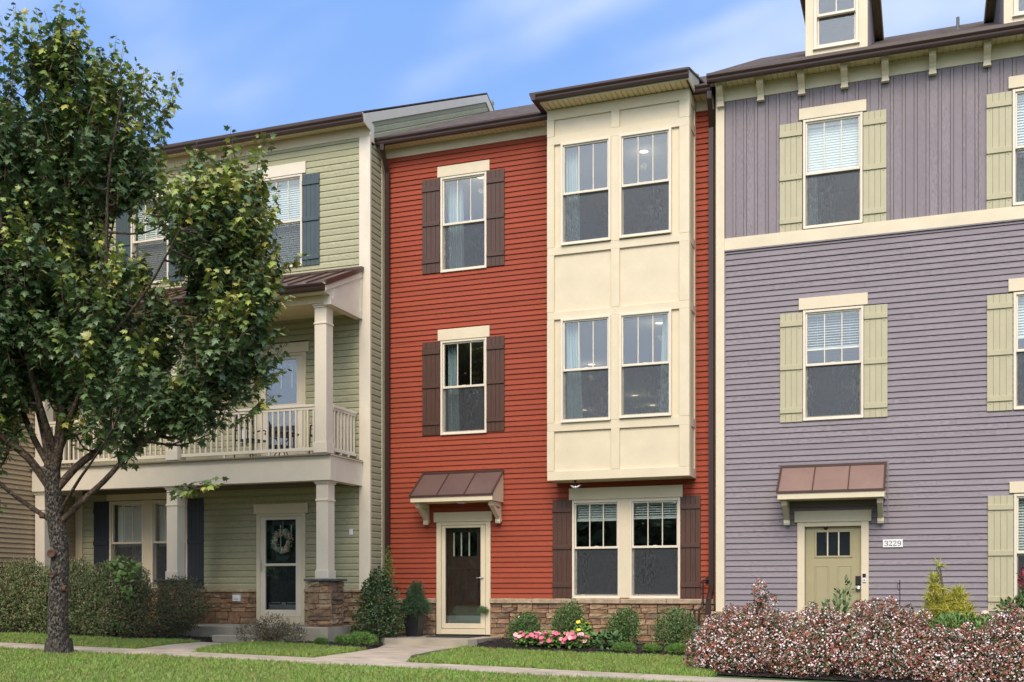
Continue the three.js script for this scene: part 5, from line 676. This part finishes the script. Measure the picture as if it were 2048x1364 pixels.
  shrub('leafy_perennial', 'green leafy plant under the shutter at the right picture edge', 'plant', [1.3, bedPurple(1.3, 2.0), 2.0], [[1.3, -0.25, 2.0, 0.28, 0.16, 0.22], [1.5, -0.1, 2.0, 0.2, 0.14, 0.2]], { seed: 93, n: 700, leaf: LEAF.oval, size: 0.07, pal: [[[0.08, 0.14, 0.04], 0.3], [[0.14, 0.2, 0.06], 0.25]], up: 0.6, stems: 14, stemMat: GSTEM, rad: 0.005 });
  shrub('leafy_plant', 'three upright leafy stems in front of the khaki door', 'plant', [-1.2, ground(-1.2, 3.3), 3.3], [[-1.36, -0.28, 3.3, 0.05, 0.16, 0.05], [-1.2, -0.16, 3.3, 0.05, 0.2, 0.05], [-1.08, -0.08, 3.3, 0.05, 0.3, 0.05]], { seed: 94, n: 190, leaf: LEAF.oval, size: 0.07, pal: [[[0.12, 0.2, 0.07], 0.25], [[0.16, 0.24, 0.1], 0.2]], up: 1.2, stems: 6, stemMat: GSTEM, rad: 0.006 });
  // beds of the red house
  const fresh = [[[0.1, 0.2, 0.035], 0.25], [[0.15, 0.27, 0.05], 0.25]];
  [[-9.95, 2.35, 0.16, 'pale green cushion plant in the bark, left of the cone shaped shrub'], [-9.5, 2.55, 0.3, 'widest pale green cushion plant beside the front path'], [-10.35, 2.45, 0.12, 'smallest pale green cushion plant nearest the stone pier'], [-4.86, 1.65, 0.19, 'feathery pale green tuft in front of the third boxwood'], [-4.4, 1.55, 0.15, 'feathery pale green tuft in front of the widest boxwood'], [-3.95, 1.5, 0.2, 'feathery green tuft beside the flowering hedge']].forEach(([x, z, a, l], i) => { const b = (x < -9 ? bedLeft : bedRight)(x, z); shrub('ground_cover', l, 'plant', [x, b, z], [[x, b + a * 0.25, z, a, a * 0.45, a * 0.7]], { seed: 100 + i, n: Math.round(2600 * a), leaf: LEAF.spray, size: 0.055, pal: fresh, up: 0.8, stems: 6, stemMat: GSTEM, rad: 0.004, group: 'low plants in the bark beds' }); });
  { const x = -5.22, z = 1.45, b = bedRight(x, z); shrub('hosta_plant', 'dark leafy perennial right of the pink flowers', 'plant', [x, b, z], [[x, b + 0.1, z, 0.24, 0.16, 0.2]], { seed: 110, n: 260, leaf: LEAF.broad, size: 0.1, pal: [[[0.06, 0.13, 0.035], 0.3], [[0.09, 0.17, 0.05], 0.3]], up: 0.3, stems: 10, stemMat: GSTEM, rad: 0.004 }); }
  // pink bedding plants: each bloom its own piece
  const bloom = LEAF.petal, pk = [[0.7, 0.2, 0.26], [0.76, 0.3, 0.34], [0.66, 0.15, 0.22], [0.8, 0.42, 0.42]].map((c) => std(c, 0.75, { side: THREE.DoubleSide })), yl = [std([0.8, 0.58, 0.05], 0.7, { side: THREE.DoubleSide })];
  const rb = rng(120); [[-6.65, 1.5, 0.26, 24, pk, 'pink flowering bedding plant at the stoop end of the patch'], [-6.22, 1.6, 0.28, 28, pk, 'pink flowering bedding plant in the middle of the patch'], [-5.78, 1.6, 0.27, 22, pk, 'pink flowering bedding plant at the right end of the patch'], [-5.74, 1.2, 0.14, 4, yl, 'yellow flowering plant behind the pink flowers']].forEach(([x, z, a, n, ms, l], i) => {
    const b = bedRight(x, z), t = i > 2 ? 0.1 : 0, g = shrub('bedding_plant', l, 'flower', [x, b, z], [[x, b + 0.1 + t, z, a, 0.13 + t, a * 0.7]], { seed: 121 + i, n: 420, leaf: LEAF.broad, size: 0.065, pal: fresh, up: 0.4, stems: 12, stemMat: GSTEM, rad: 0.004, group: 'flowering bedding plants by the red house' });
    for (let k = 0; k < n; k++) { const q = rb() * 6.28, e = Math.sqrt(rb()) * 0.95, m = new THREE.Mesh(bloom, pick(ms, rb)); m.name = 'bloom'; m.castShadow = m.receiveShadow = true; m.position.copy(V(x + Math.cos(q) * a * e, b + 0.16 + t * 1.9 + 0.1 * (1 - e) + rr(-0.11, 0.05, rb), z + Math.sin(q) * a * 0.8 * e + 0.06)).sub(at.get(g)); m.rotation.set(rr(0.2, 1.2, rb), rr(0, 6, rb) * 0.2, rr(-0.5, 0.5, rb)); const s = rr(0.095, 0.125, rb); m.scale.set(s, s, s); g.add(m); }
  });
}
// ---------------------------------------------------------------- lawn grass
{
  const r = rng(555), list = [], inP = (poly, x, z) => { let c = false; for (let i = 0, j = poly.length - 1; i < poly.length; j = i++) { const [xi, zi] = poly[i], [xj, zj] = poly[j]; if ((zi > z) !== (zj > z) && x < (xj - xi) * (z - zi) / (zj - zi) + xi) c = !c; } return c; };
  const fill = (poly, dens, h0, h1) => { const xs = poly.map((p) => p[0]), zs = poly.map((p) => p[1]), x0 = Math.min(...xs), x1 = Math.max(...xs), z0 = Math.min(...zs), z1 = Math.max(...zs), n = (x1 - x0) * (z1 - z0) * dens; for (let k = 0; k < n; k++) { const x = rr(x0, x1, r), z = rr(z0, z1, r); if (!inP(poly, x, z)) continue; const q = 0.5 + fbm(x * 0.9, z * 0.9, 2, 3), w = 0.5 + fbm(x * 3, z * 3, 9, 2), k2 = rr(0.75, 1.25, r), dry = r() < 0.13 + 0.2 * Math.max(0, w - 0.6); const c = dry ? C(0.32 * k2, 0.27 * k2, 0.11 * k2) : C((0.165 + 0.08 * w) * k2, (0.27 + 0.08 * q) * k2, 0.052 * k2); list.push([V(x, gh(x, z) - 0.006, z), V(rr(-0.25, 0.25, r), 1, rr(-0.25, 0.25, r)), V(Math.cos(r() * 99), 0, Math.sin(r() * 99)), rr(h0, h1, r) * (0.75 + 0.5 * q), c]); } };
  fill([[-18, 6.63], [2.5, 6.63], [2.5, 11.5], [-18, 11.5]], 950, 0.05, 0.085);
  fill([[-7.9, 1.55], [-7.2, 5.4], [-2.7, 5.4], [-2.7, 1.9], [-4.0, 1.75], [-5.0, 1.95], [-6.2, 2.0], [-7.2, 1.8]], 1500, 0.05, 0.09);
  fill([[-11.6, 3.1], [-11.52, 4.2], [-10.95, 5.4], [-8.78, 5.4], [-8.94, 3.9], [-9.14, 3.02], [-9.9, 3.02], [-10.6, 2.6], [-11.3, 2.65]], 1500, 0.05, 0.085);
  fill([[-17.7, 3.42], [-15.5, 3.32], [-13.4, 3.22], [-12.55, 3.05], [-12.46, 4.2], [-12.14, 5.4], [-17.7, 5.4]], 1400, 0.05, 0.085);
  console.log('grass tufts', list.length); const g = scatter('lawn_grass', scene, LEAF.blade, LM.matte, list); tag(g, 'mown green lawn grass beside the walks', 'grass', null, 'stuff');
}
// ---------------------------------------------------------------- small things
{
  // stoop, doormat, planter
  const st = thing('door_stoop', 'grey concrete stoop under the red house door', 'stoop', [-8.75, -1.03, 0.8]);
  add('slab', prism([[-9.75, 0.09], [-9.75, 1.3], [-9.55, 1.5], [-7.85, 1.5], [-7.75, 1.3], [-7.75, 0.09]], -1.06, -0.868, 'y'), M.concrete, st); add('edge_bevel', prism([[-9.74, 0.09], [-9.74, 1.295], [-9.545, 1.49], [-7.855, 1.49], [-7.76, 1.295], [-7.76, 0.09]], -0.868, -0.862, 'y'), M.concrete, st);
  tag(add('doormat', bev(-9.0, -8.1, -0.861, -0.847, 0.2, 0.85, 0.005), M.rubber), 'black rubber doormat on the red house stoop', 'doormat');
  const pl = thing('planter', 'tall tapered black planter beside the red house door', 'planter', [-9.38, -0.862, 0.55]);
  { const x = -9.38, z = 0.55, w0 = 0.115, w1 = 0.165, t = 0.02, p = (w, y) => [[x - w, y, z - w], [x + w, y, z - w], [x + w, y, z + w], [x - w, y, z + w]]; const q = (a, b) => { const o = []; for (let i = 0; i < 4; i++) { const j = (i + 1) % 4; o.push(...a[i], ...b[i], ...b[j], ...a[i], ...b[j], ...a[j]); } return o; }; const tri = [...q(p(w0, -0.862), p(w1, -0.44)), ...q(p(w1, -0.44), p(w1 - t, -0.44)), ...q(p(w1 - t, -0.44), p(w1 - t - 0.01, -0.52))]; const b = p(w0, -0.862); tri.push(...b[0], ...b[1], ...b[2], ...b[0], ...b[2], ...b[3]); const g = new THREE.BufferGeometry(); g.setAttribute('position', new THREE.Float32BufferAttribute(tri, 3)); g.computeVertexNormals(); add('pot', g, std([0.014, 0.014, 0.016], 0.5, { side: THREE.DoubleSide }), pl); add('rim', [bev(x - w1 - 0.006, x + w1 + 0.006, -0.46, -0.438, z + w1 - 0.012, z + w1 + 0.006, 0.003), bx(x + w1 - 0.012, x + w1 + 0.006, -0.46, -0.439, z - w1, z + w1 - 0.0125)], std([0.014, 0.014, 0.016], 0.5), pl); add('potting_soil', bx(x - w1 + t + 0.008, x + w1 - t - 0.008, -0.52, -0.49, z - w1 + t + 0.008, z + w1 - t - 0.008), std([0.03, 0.022, 0.018], 0.95, { map: T.soil }), pl); }
  shrub('dwarf_conifer', 'small pyramid conifer growing in the black planter', 'conifer', [-9.36, -0.5, 0.56], [[-9.36, -0.32, 0.57, 0.26, 0.12, 0.24], [-9.36, -0.2, 0.57, 0.2, 0.17, 0.18], [-9.35, -0.02, 0.57, 0.13, 0.16, 0.12], [-9.35, 0.1, 0.57, 0.05, 0.11, 0.05]], { seed: 140, n: 1300, leaf: LEAF.needle, size: 0.085, pal: [[[0.035, 0.075, 0.03], 0.3], [[0.05, 0.1, 0.04], 0.3], [[0.07, 0.13, 0.05], 0.3]], up: 0.5, stems: 16, vol: { lump: 0.4, freq: 4 } });
  shrub('door_sprig', 'small green sprig hanging from the storm door edge', 'sprig', [-8.13, -0.4, 0.06], [[-8.11, -0.35, 0.09, 0.1, 0.055, 0.04]], { seed: 141, n: 160, leaf: LEAF.needle, size: 0.045, pal: [[[0.09, 0.17, 0.05], 0.3]], stems: 5, stemMat: GSTEM, rad: 0.003, up: 0.2 });
  // house number plate
  const sg = thing('house_number', 'white plate reading 3229 on the purple siding', 'sign', [-0.515, 0.77, 0.27]); add('plate', bev(-0.675, -0.353, 0.77, 0.906, 0.268, 0.282, 0.004), M.plastic, sg);
  const font = await new FontLoader().loadAsync('fonts/droid/droid_serif_regular.typeface.json'); { const t = new TextGeometry('3229', { font, size: 0.094, depth: 0.002, curveSegments: 6, bevelEnabled: false }); t.computeBoundingBox(); const b = t.boundingBox; t.scale(0.262 / (b.max.x - b.min.x), 0.088 / (b.max.y - b.min.y), 1); t.computeBoundingBox(); const c = t.boundingBox.getCenter(V(0, 0, 0)); t.translate(-0.514 - c.x, 0.838 - c.y, 0.2823); add('numerals', t, M.black, sg); }
  const db = thing('doorbell', 'black and white doorbell on the right door casing', 'doorbell', [-0.975, 0.2, 0.29]); add('body', bev(-1.007, -0.945, 0.175, 0.33, 0.29, 0.312, 0.006), M.plastic, db); add('camera_face', bev(-1.003, -0.949, 0.255, 0.326, 0.311, 0.316, 0.003), M.black, db); add('button', new THREE.CylinderGeometry(0.015, 0.015, 0.006, 16).rotateX(Math.PI / 2).translate(-0.976, 0.215, 0.314), M.steel, db);
  const hk = thing('wreath_hanger', 'black iron hanger over the top of the khaki door', 'hook', [-1.62, 0.85, 0.2]); add('strap', [bx(-1.628, -1.612, 0.86, 1.2, 0.206, 0.212)], M.black, hk); add('ornament', lathe([[0.001, 0.05], [0.022, 0.035], [0.042, 0.01], [0.03, -0.02], [0.001, -0.04]], 0, 0, 0, 14).translate(-1.62, 1.13, 0.225), M.black, hk);
  // wreath on the green house door
  { const w = thing('door_wreath', 'round wreath of cream and pink flowers on the green house door', 'wreath', [-12.38, 0.72, 0.56]), r = rng(150), cx = -12.38, cy = 1.05, z = 0.535; add('ring', new THREE.TorusGeometry(0.19, 0.03, 8, 28).translate(cx, cy, z), std([0.12, 0.1, 0.06], 0.9), w); add('ribbon', [bx(cx - 0.008, cx + 0.008, cy + 0.2, 1.47, z - 0.012, z - 0.009)], std([0.5, 0.48, 0.42], 0.7), w);
    const lv = []; for (let k = 0; k < 420; k++) { const a = r() * 6.283, q = ball(r), p = V(cx + Math.cos(a) * 0.19 + q.x * 0.06, cy + Math.sin(a) * 0.19 + q.y * 0.06, z + Math.abs(q.z) * 0.045); lv.push([p, q.clone().add(V(0, 0, 0.6)), V(0, 0, 1), rr(0.03, 0.05, r), mix([[[0.2, 0.26, 0.12], 0.3], [[0.4, 0.42, 0.3], 0.2], [[0.6, 0.58, 0.48], 0.2]], r)]); } scatter('greenery', w, LEAF.oval, LM.matte, lv);
    const fm = [[0.85, 0.8, 0.68], [0.85, 0.72, 0.6], [0.82, 0.5, 0.4], [0.86, 0.84, 0.76]].map((c) => std(c, 0.8, { side: THREE.DoubleSide })); for (let k = 0; k < 28; k++) { const a = k / 28 * 6.283 + rr(-0.12, 0.12, r), m = new THREE.Mesh(LEAF.petal, pick(fm, r)); m.name = 'blossom'; m.castShadow = m.receiveShadow = true; m.position.copy(V(cx + Math.cos(a) * rr(0.15, 0.22, r), cy + Math.sin(a) * rr(0.15, 0.22, r), z + 0.035)).sub(at.get(w)); m.rotation.set(Math.PI / 2 + rr(-0.4, 0.4, r), rr(-0.4, 0.4, r), r() * 6); const s = rr(0.1, 0.14, r); m.scale.set(s, s, s); w.add(m); } }
  // gas riser, hose bib, hanging ornament, garden stake
  const gp = thing('gas_pipe', 'brown gas riser with valve at the right end of the red house', 'pipe', [-3.83, -1.0, 0.2]); add('riser', tube([[-3.72, 0.225, 0.02], [-3.72, 0.225, 0.12], [-3.78, 0.225, 0.15], [-3.785, 0.17, 0.15], [-3.785, -0.2, 0.15], [-3.8, -0.27, 0.18], [-3.84, -0.3, 0.18], [-3.845, -0.36, 0.18], [-3.845, -0.62, 0.18]], 0.018, 50, 8), M.iron, gp); add('wall_flange', new THREE.CylinderGeometry(0.05, 0.05, 0.02, 18).rotateX(Math.PI / 2).translate(-3.72, 0.225, 0.03), M.iron, gp); for (const [x, y, z] of [[-3.785, 0.2, 0.15], [-3.785, -0.19, 0.15], [-3.845, -0.32, 0.18]]) add('fitting', new THREE.CylinderGeometry(0.026, 0.026, 0.045, 12).translate(x, y, z), M.iron, gp); add('inlet', tube([[-4.0, -0.95, 0.2], [-4.0, -0.4, 0.2], [-3.98, -0.3, 0.2], [-3.93, -0.3, 0.2], [-3.92, -0.4, 0.2], [-3.92, -0.58, 0.2]], 0.015, 30, 8), M.iron, gp); add('regulator', [lathe([[0.001, 0.06], [0.03, 0.055], [0.035, 0.03], [0.085, 0.015], [0.085, -0.02], [0.04, -0.05], [0.001, -0.06]], -3.86, -0.66, 0.2), bev(-3.94, -3.8, -0.95, -0.72, 0.14, 0.28, 0.015)], std([0.16, 0.17, 0.17], 0.5), gp);
  const hb = thing('hose_bib', 'brass garden tap on the stone base left of the boxwoods', 'tap', [-7.34, -0.46, 0.1]); add('spout', tube([[-7.34, -0.45, 0.05], [-7.34, -0.45, 0.14], [-7.34, -0.5, 0.17], [-7.34, -0.54, 0.17]], 0.016, 14, 8), M.steel, hb); add('handle', [new THREE.TorusGeometry(0.03, 0.007, 6, 14).rotateX(Math.PI / 2).translate(-7.34, -0.385, 0.12), new THREE.CylinderGeometry(0.007, 0.007, 0.06, 8).translate(-7.34, -0.415, 0.12)], M.iron, hb);
  const ch = thing('hanging_ornament', 'small silver hummingbird shaped ornament hanging under the bay', 'ornament', [-6.1, 1.86, 0.5]); add('cord', new THREE.CylinderGeometry(0.004, 0.004, 0.1, 6).translate(-6.1, 2.04, 0.5), M.black, ch); add('hook', lathe([[0.001, 0.02], [0.03, 0.0], [0.02, -0.02], [0.001, -0.03]], -6.1, 2.075, 0.5), M.black, ch); add('body', new THREE.SphereGeometry(0.03, 12, 8).scale(0.7, 1.5, 0.7).translate(-6.1, 1.95, 0.5), M.steel, ch); for (const s of [-1, 1]) add('wing', LEAF.slim.clone().scale(0.12, 0.12, 0.12).rotateZ(s * 1.1).translate(-6.1, 1.95, 0.51), std([0.6, 0.62, 0.6], 0.4, { side: THREE.DoubleSide }), ch);
  const gs = thing('garden_stake', 'thin black iron stake with a hook beside the purple wall', 'stake', [-0.37, -1.2, 1.8]); add('rod', tube([[-0.37, -1.25, 1.8], [-0.37, -0.3, 1.8], [-0.37, 0.2, 1.8]], 0.008, 10), M.black, gs); add('hook', tube([[-0.37, 0.12, 1.8], [-0.395, 0.15, 1.8], [-0.4, 0.06, 1.8], [-0.385, 0.03, 1.8]], 0.005, 10), M.black, gs);
  // balcony furniture
  const chair = (x, turn, label) => { const g = thing('balcony_chair', label, 'chair', [x, 2.623, 1.1], 'chairs on the balcony'); const T2 = (geo, n) => { geo.computeBoundingBox(); const m = new THREE.Mesh(geo, M.black); m.name = n; m.castShadow = m.receiveShadow = true; g.add(m); }; T2(new THREE.BoxGeometry(0.46, 0.03, 0.44).translate(0, 0.44, 0), 'seat'); for (const [a, b] of [[-1, -1], [1, -1], [-1, 1], [1, 1]]) T2(new THREE.TubeGeometry(new THREE.LineCurve3(V(a * 0.24, 0, b * 0.24), V(a * 0.22, b < 0 ? 0.95 : 0.64, b * 0.21)), 2, 0.014, 6), 'leg'); for (const a of [-1, 1]) T2(new THREE.TubeGeometry(new THREE.CatmullRomCurve3([V(a * 0.22, 0.62, 0.22), V(a * 0.25, 0.68, 0.05), V(a * 0.22, 0.64, -0.2)]), 8, 0.014, 6), 'armrest'); T2(new THREE.TubeGeometry(new THREE.CatmullRomCurve3([V(-0.22, 0.8, -0.21), V(-0.15, 0.97, -0.24), V(0.15, 0.97, -0.24), V(0.22, 0.8, -0.21)]), 14, 0.016, 6), 'top_rail'); for (let k = -2; k <= 2; k++) T2(new THREE.BoxGeometry(0.02, 0.5, 0.012).translate(k * 0.08, 0.71, -0.22), 'back_slat'); g.rotation.y = turn; };
  chair(-11.1, -1.2, 'dark metal balcony chair nearest the corner post'); chair(-12.75, 1.3, 'dark metal balcony chair left of the balcony door');
  const tb = thing('balcony_table', 'small dark round table between the balcony chairs', 'table', [-11.95, 2.623, 1.25]); add('table_top', lathe([[0.001, 0], [0.33, 0], [0.34, 0.015], [0.33, 0.03], [0.001, 0.03]], -11.95, 3.12, 1.25, 28), M.black, tb); for (let k = 0; k < 4; k++) { const a = k * 1.57 + 0.6; add('leg', tube([[-11.95 + 0.22 * Math.cos(a), 2.623, 1.25 + 0.22 * Math.sin(a)], [-11.95 + 0.05 * Math.cos(a), 2.9, 1.25 + 0.05 * Math.sin(a)], [-11.95 + 0.2 * Math.cos(a), 3.12, 1.25 + 0.2 * Math.sin(a)]], 0.011, 10), M.black, tb); }
  // curtains and blinds
  drape('pale blue curtain at the left of the lower bay window', -6.3, -6.06, 3.05, 5.05, 0.42, 0.35, 3); drape('pale blue curtain at the right of the lower bay window', -4.3, -4.46, 3.05, 5.05, 0.42, 0.45, 4); drape('pale blue curtain in the middle left window of the red house', -9.0, -8.82, 3.05, 5.0, -0.22, 0.35, 5);
  drape('sheer curtain in the top left window of the red house', -9.0, -8.7, 6.4, 8.25, -0.24, 0.1, 6); drape('sheer curtain in the upper bay window, left side', -6.3, -6.05, 6.4, 8.3, 0.4, 0.1, 7); drape('white curtain behind the upper purple window', -1.95, -1.8, 6.35, 8.2, 0.02, 0.25, 8); drape('white curtain at the left of the porch double window', -16.3, -15.95, 0.12, 1.95, 0.35, 0.1, 9);
  drape('white curtain in the upper right edge window', 1.4, 1.72, 6.35, 7.4, 0.02, 0.1, 10);
  blind('half raised blind in the left pane of the red ground floor window', -6.25, -5.42, 1.36, 1.71, -0.14, 0.75); blind('half raised blind in the right pane of the red ground floor window', -5.13, -4.28, 1.38, 1.71, -0.14, 0.6);
  blind('raised white blind in the middle purple window', -1.95, -1.04, 4.26, 4.9, 0.1, 0.5); blind('closed white blind in the top purple window', -1.94, -1.06, 7.36, 8.22, 0.1, 1.25); blind('white blind in the top right edge window', 1.4, 2.3, 7.2, 8.22, 0.1, 1.0); blind('white blind in the middle right edge window', 1.41, 2.31, 4.2, 4.9, 0.1, 1.0); blind('white blind in the lower right edge window', 1.42, 2.32, 0.6, 1.58, 0.1, 0.9);
  blind('closed blind in the right top window of the green house', -12.8, -11.91, 6.7, 8.48, 0.46, 1.15); blind('closed blind in the left top window of the green house', -16.08, -15.19, 6.7, 8.48, 0.46, 1.15); blind('blind behind the left half of the porch window', -16.64, -15.84, 1.0, 1.95, 0.42, 1.2); blind('blind behind the right half of the porch window', -15.54, -14.71, 1.0, 1.95, 0.42, 1.2);
}
// ---------------------------------------------------------------- trees across the street, mirrored in the ground floor glass
{
  const r = rng(777); for (const [x, z, h, a] of [[-46, 44, 8, 6], [-38, 47, 8.6, 6], [-30, 43, 7.6, 6], [-22, 46, 8.4, 6], [-14, 43, 7.6, 6], [-6, 46, 8.2, 6], [2, 43, 7.8, 6], [10, 46, 8.5, 6], [18, 43, 7.7, 6], [26, 46, 8.4, 6], [34, 44, 8, 6]]) {
    const y = gh(x, z), t = thing('shade_tree', 'full green shade tree across the street, mirrored in the ground floor windows', 'tree', [x, y, z], 'trees across the street'); add('trunk', limb([V(x, y - 0.2, z), V(x + 0.1, y + 2, z), V(x, y + h * 0.7, z)], 0.28, 0.08, 8, 8), TWIG, t);
    const lobes = [...Array(10)].map((_, k) => [x + rr(-0.6, 0.6, r) * a, y + h * (0.16 + 0.068 * k), z + rr(-0.4, 0.4, r) * a, a * 0.5, h * 0.24, a * 0.5]); scatter('crown', t, LEAF.broad, LM.matte, volume(lobes, 5200, r, { shell: 0.6 }).map(([p, d]) => [p, d.clone().add(ball(r)), d.clone().add(V(0, 0.6, 0)), rr(0.5, 0.95, r), mix([[[0.045, 0.08, 0.025], 0.3], [[0.06, 0.1, 0.03], 0.3]], r)]));
  }
}
renderer.render(scene, camera);
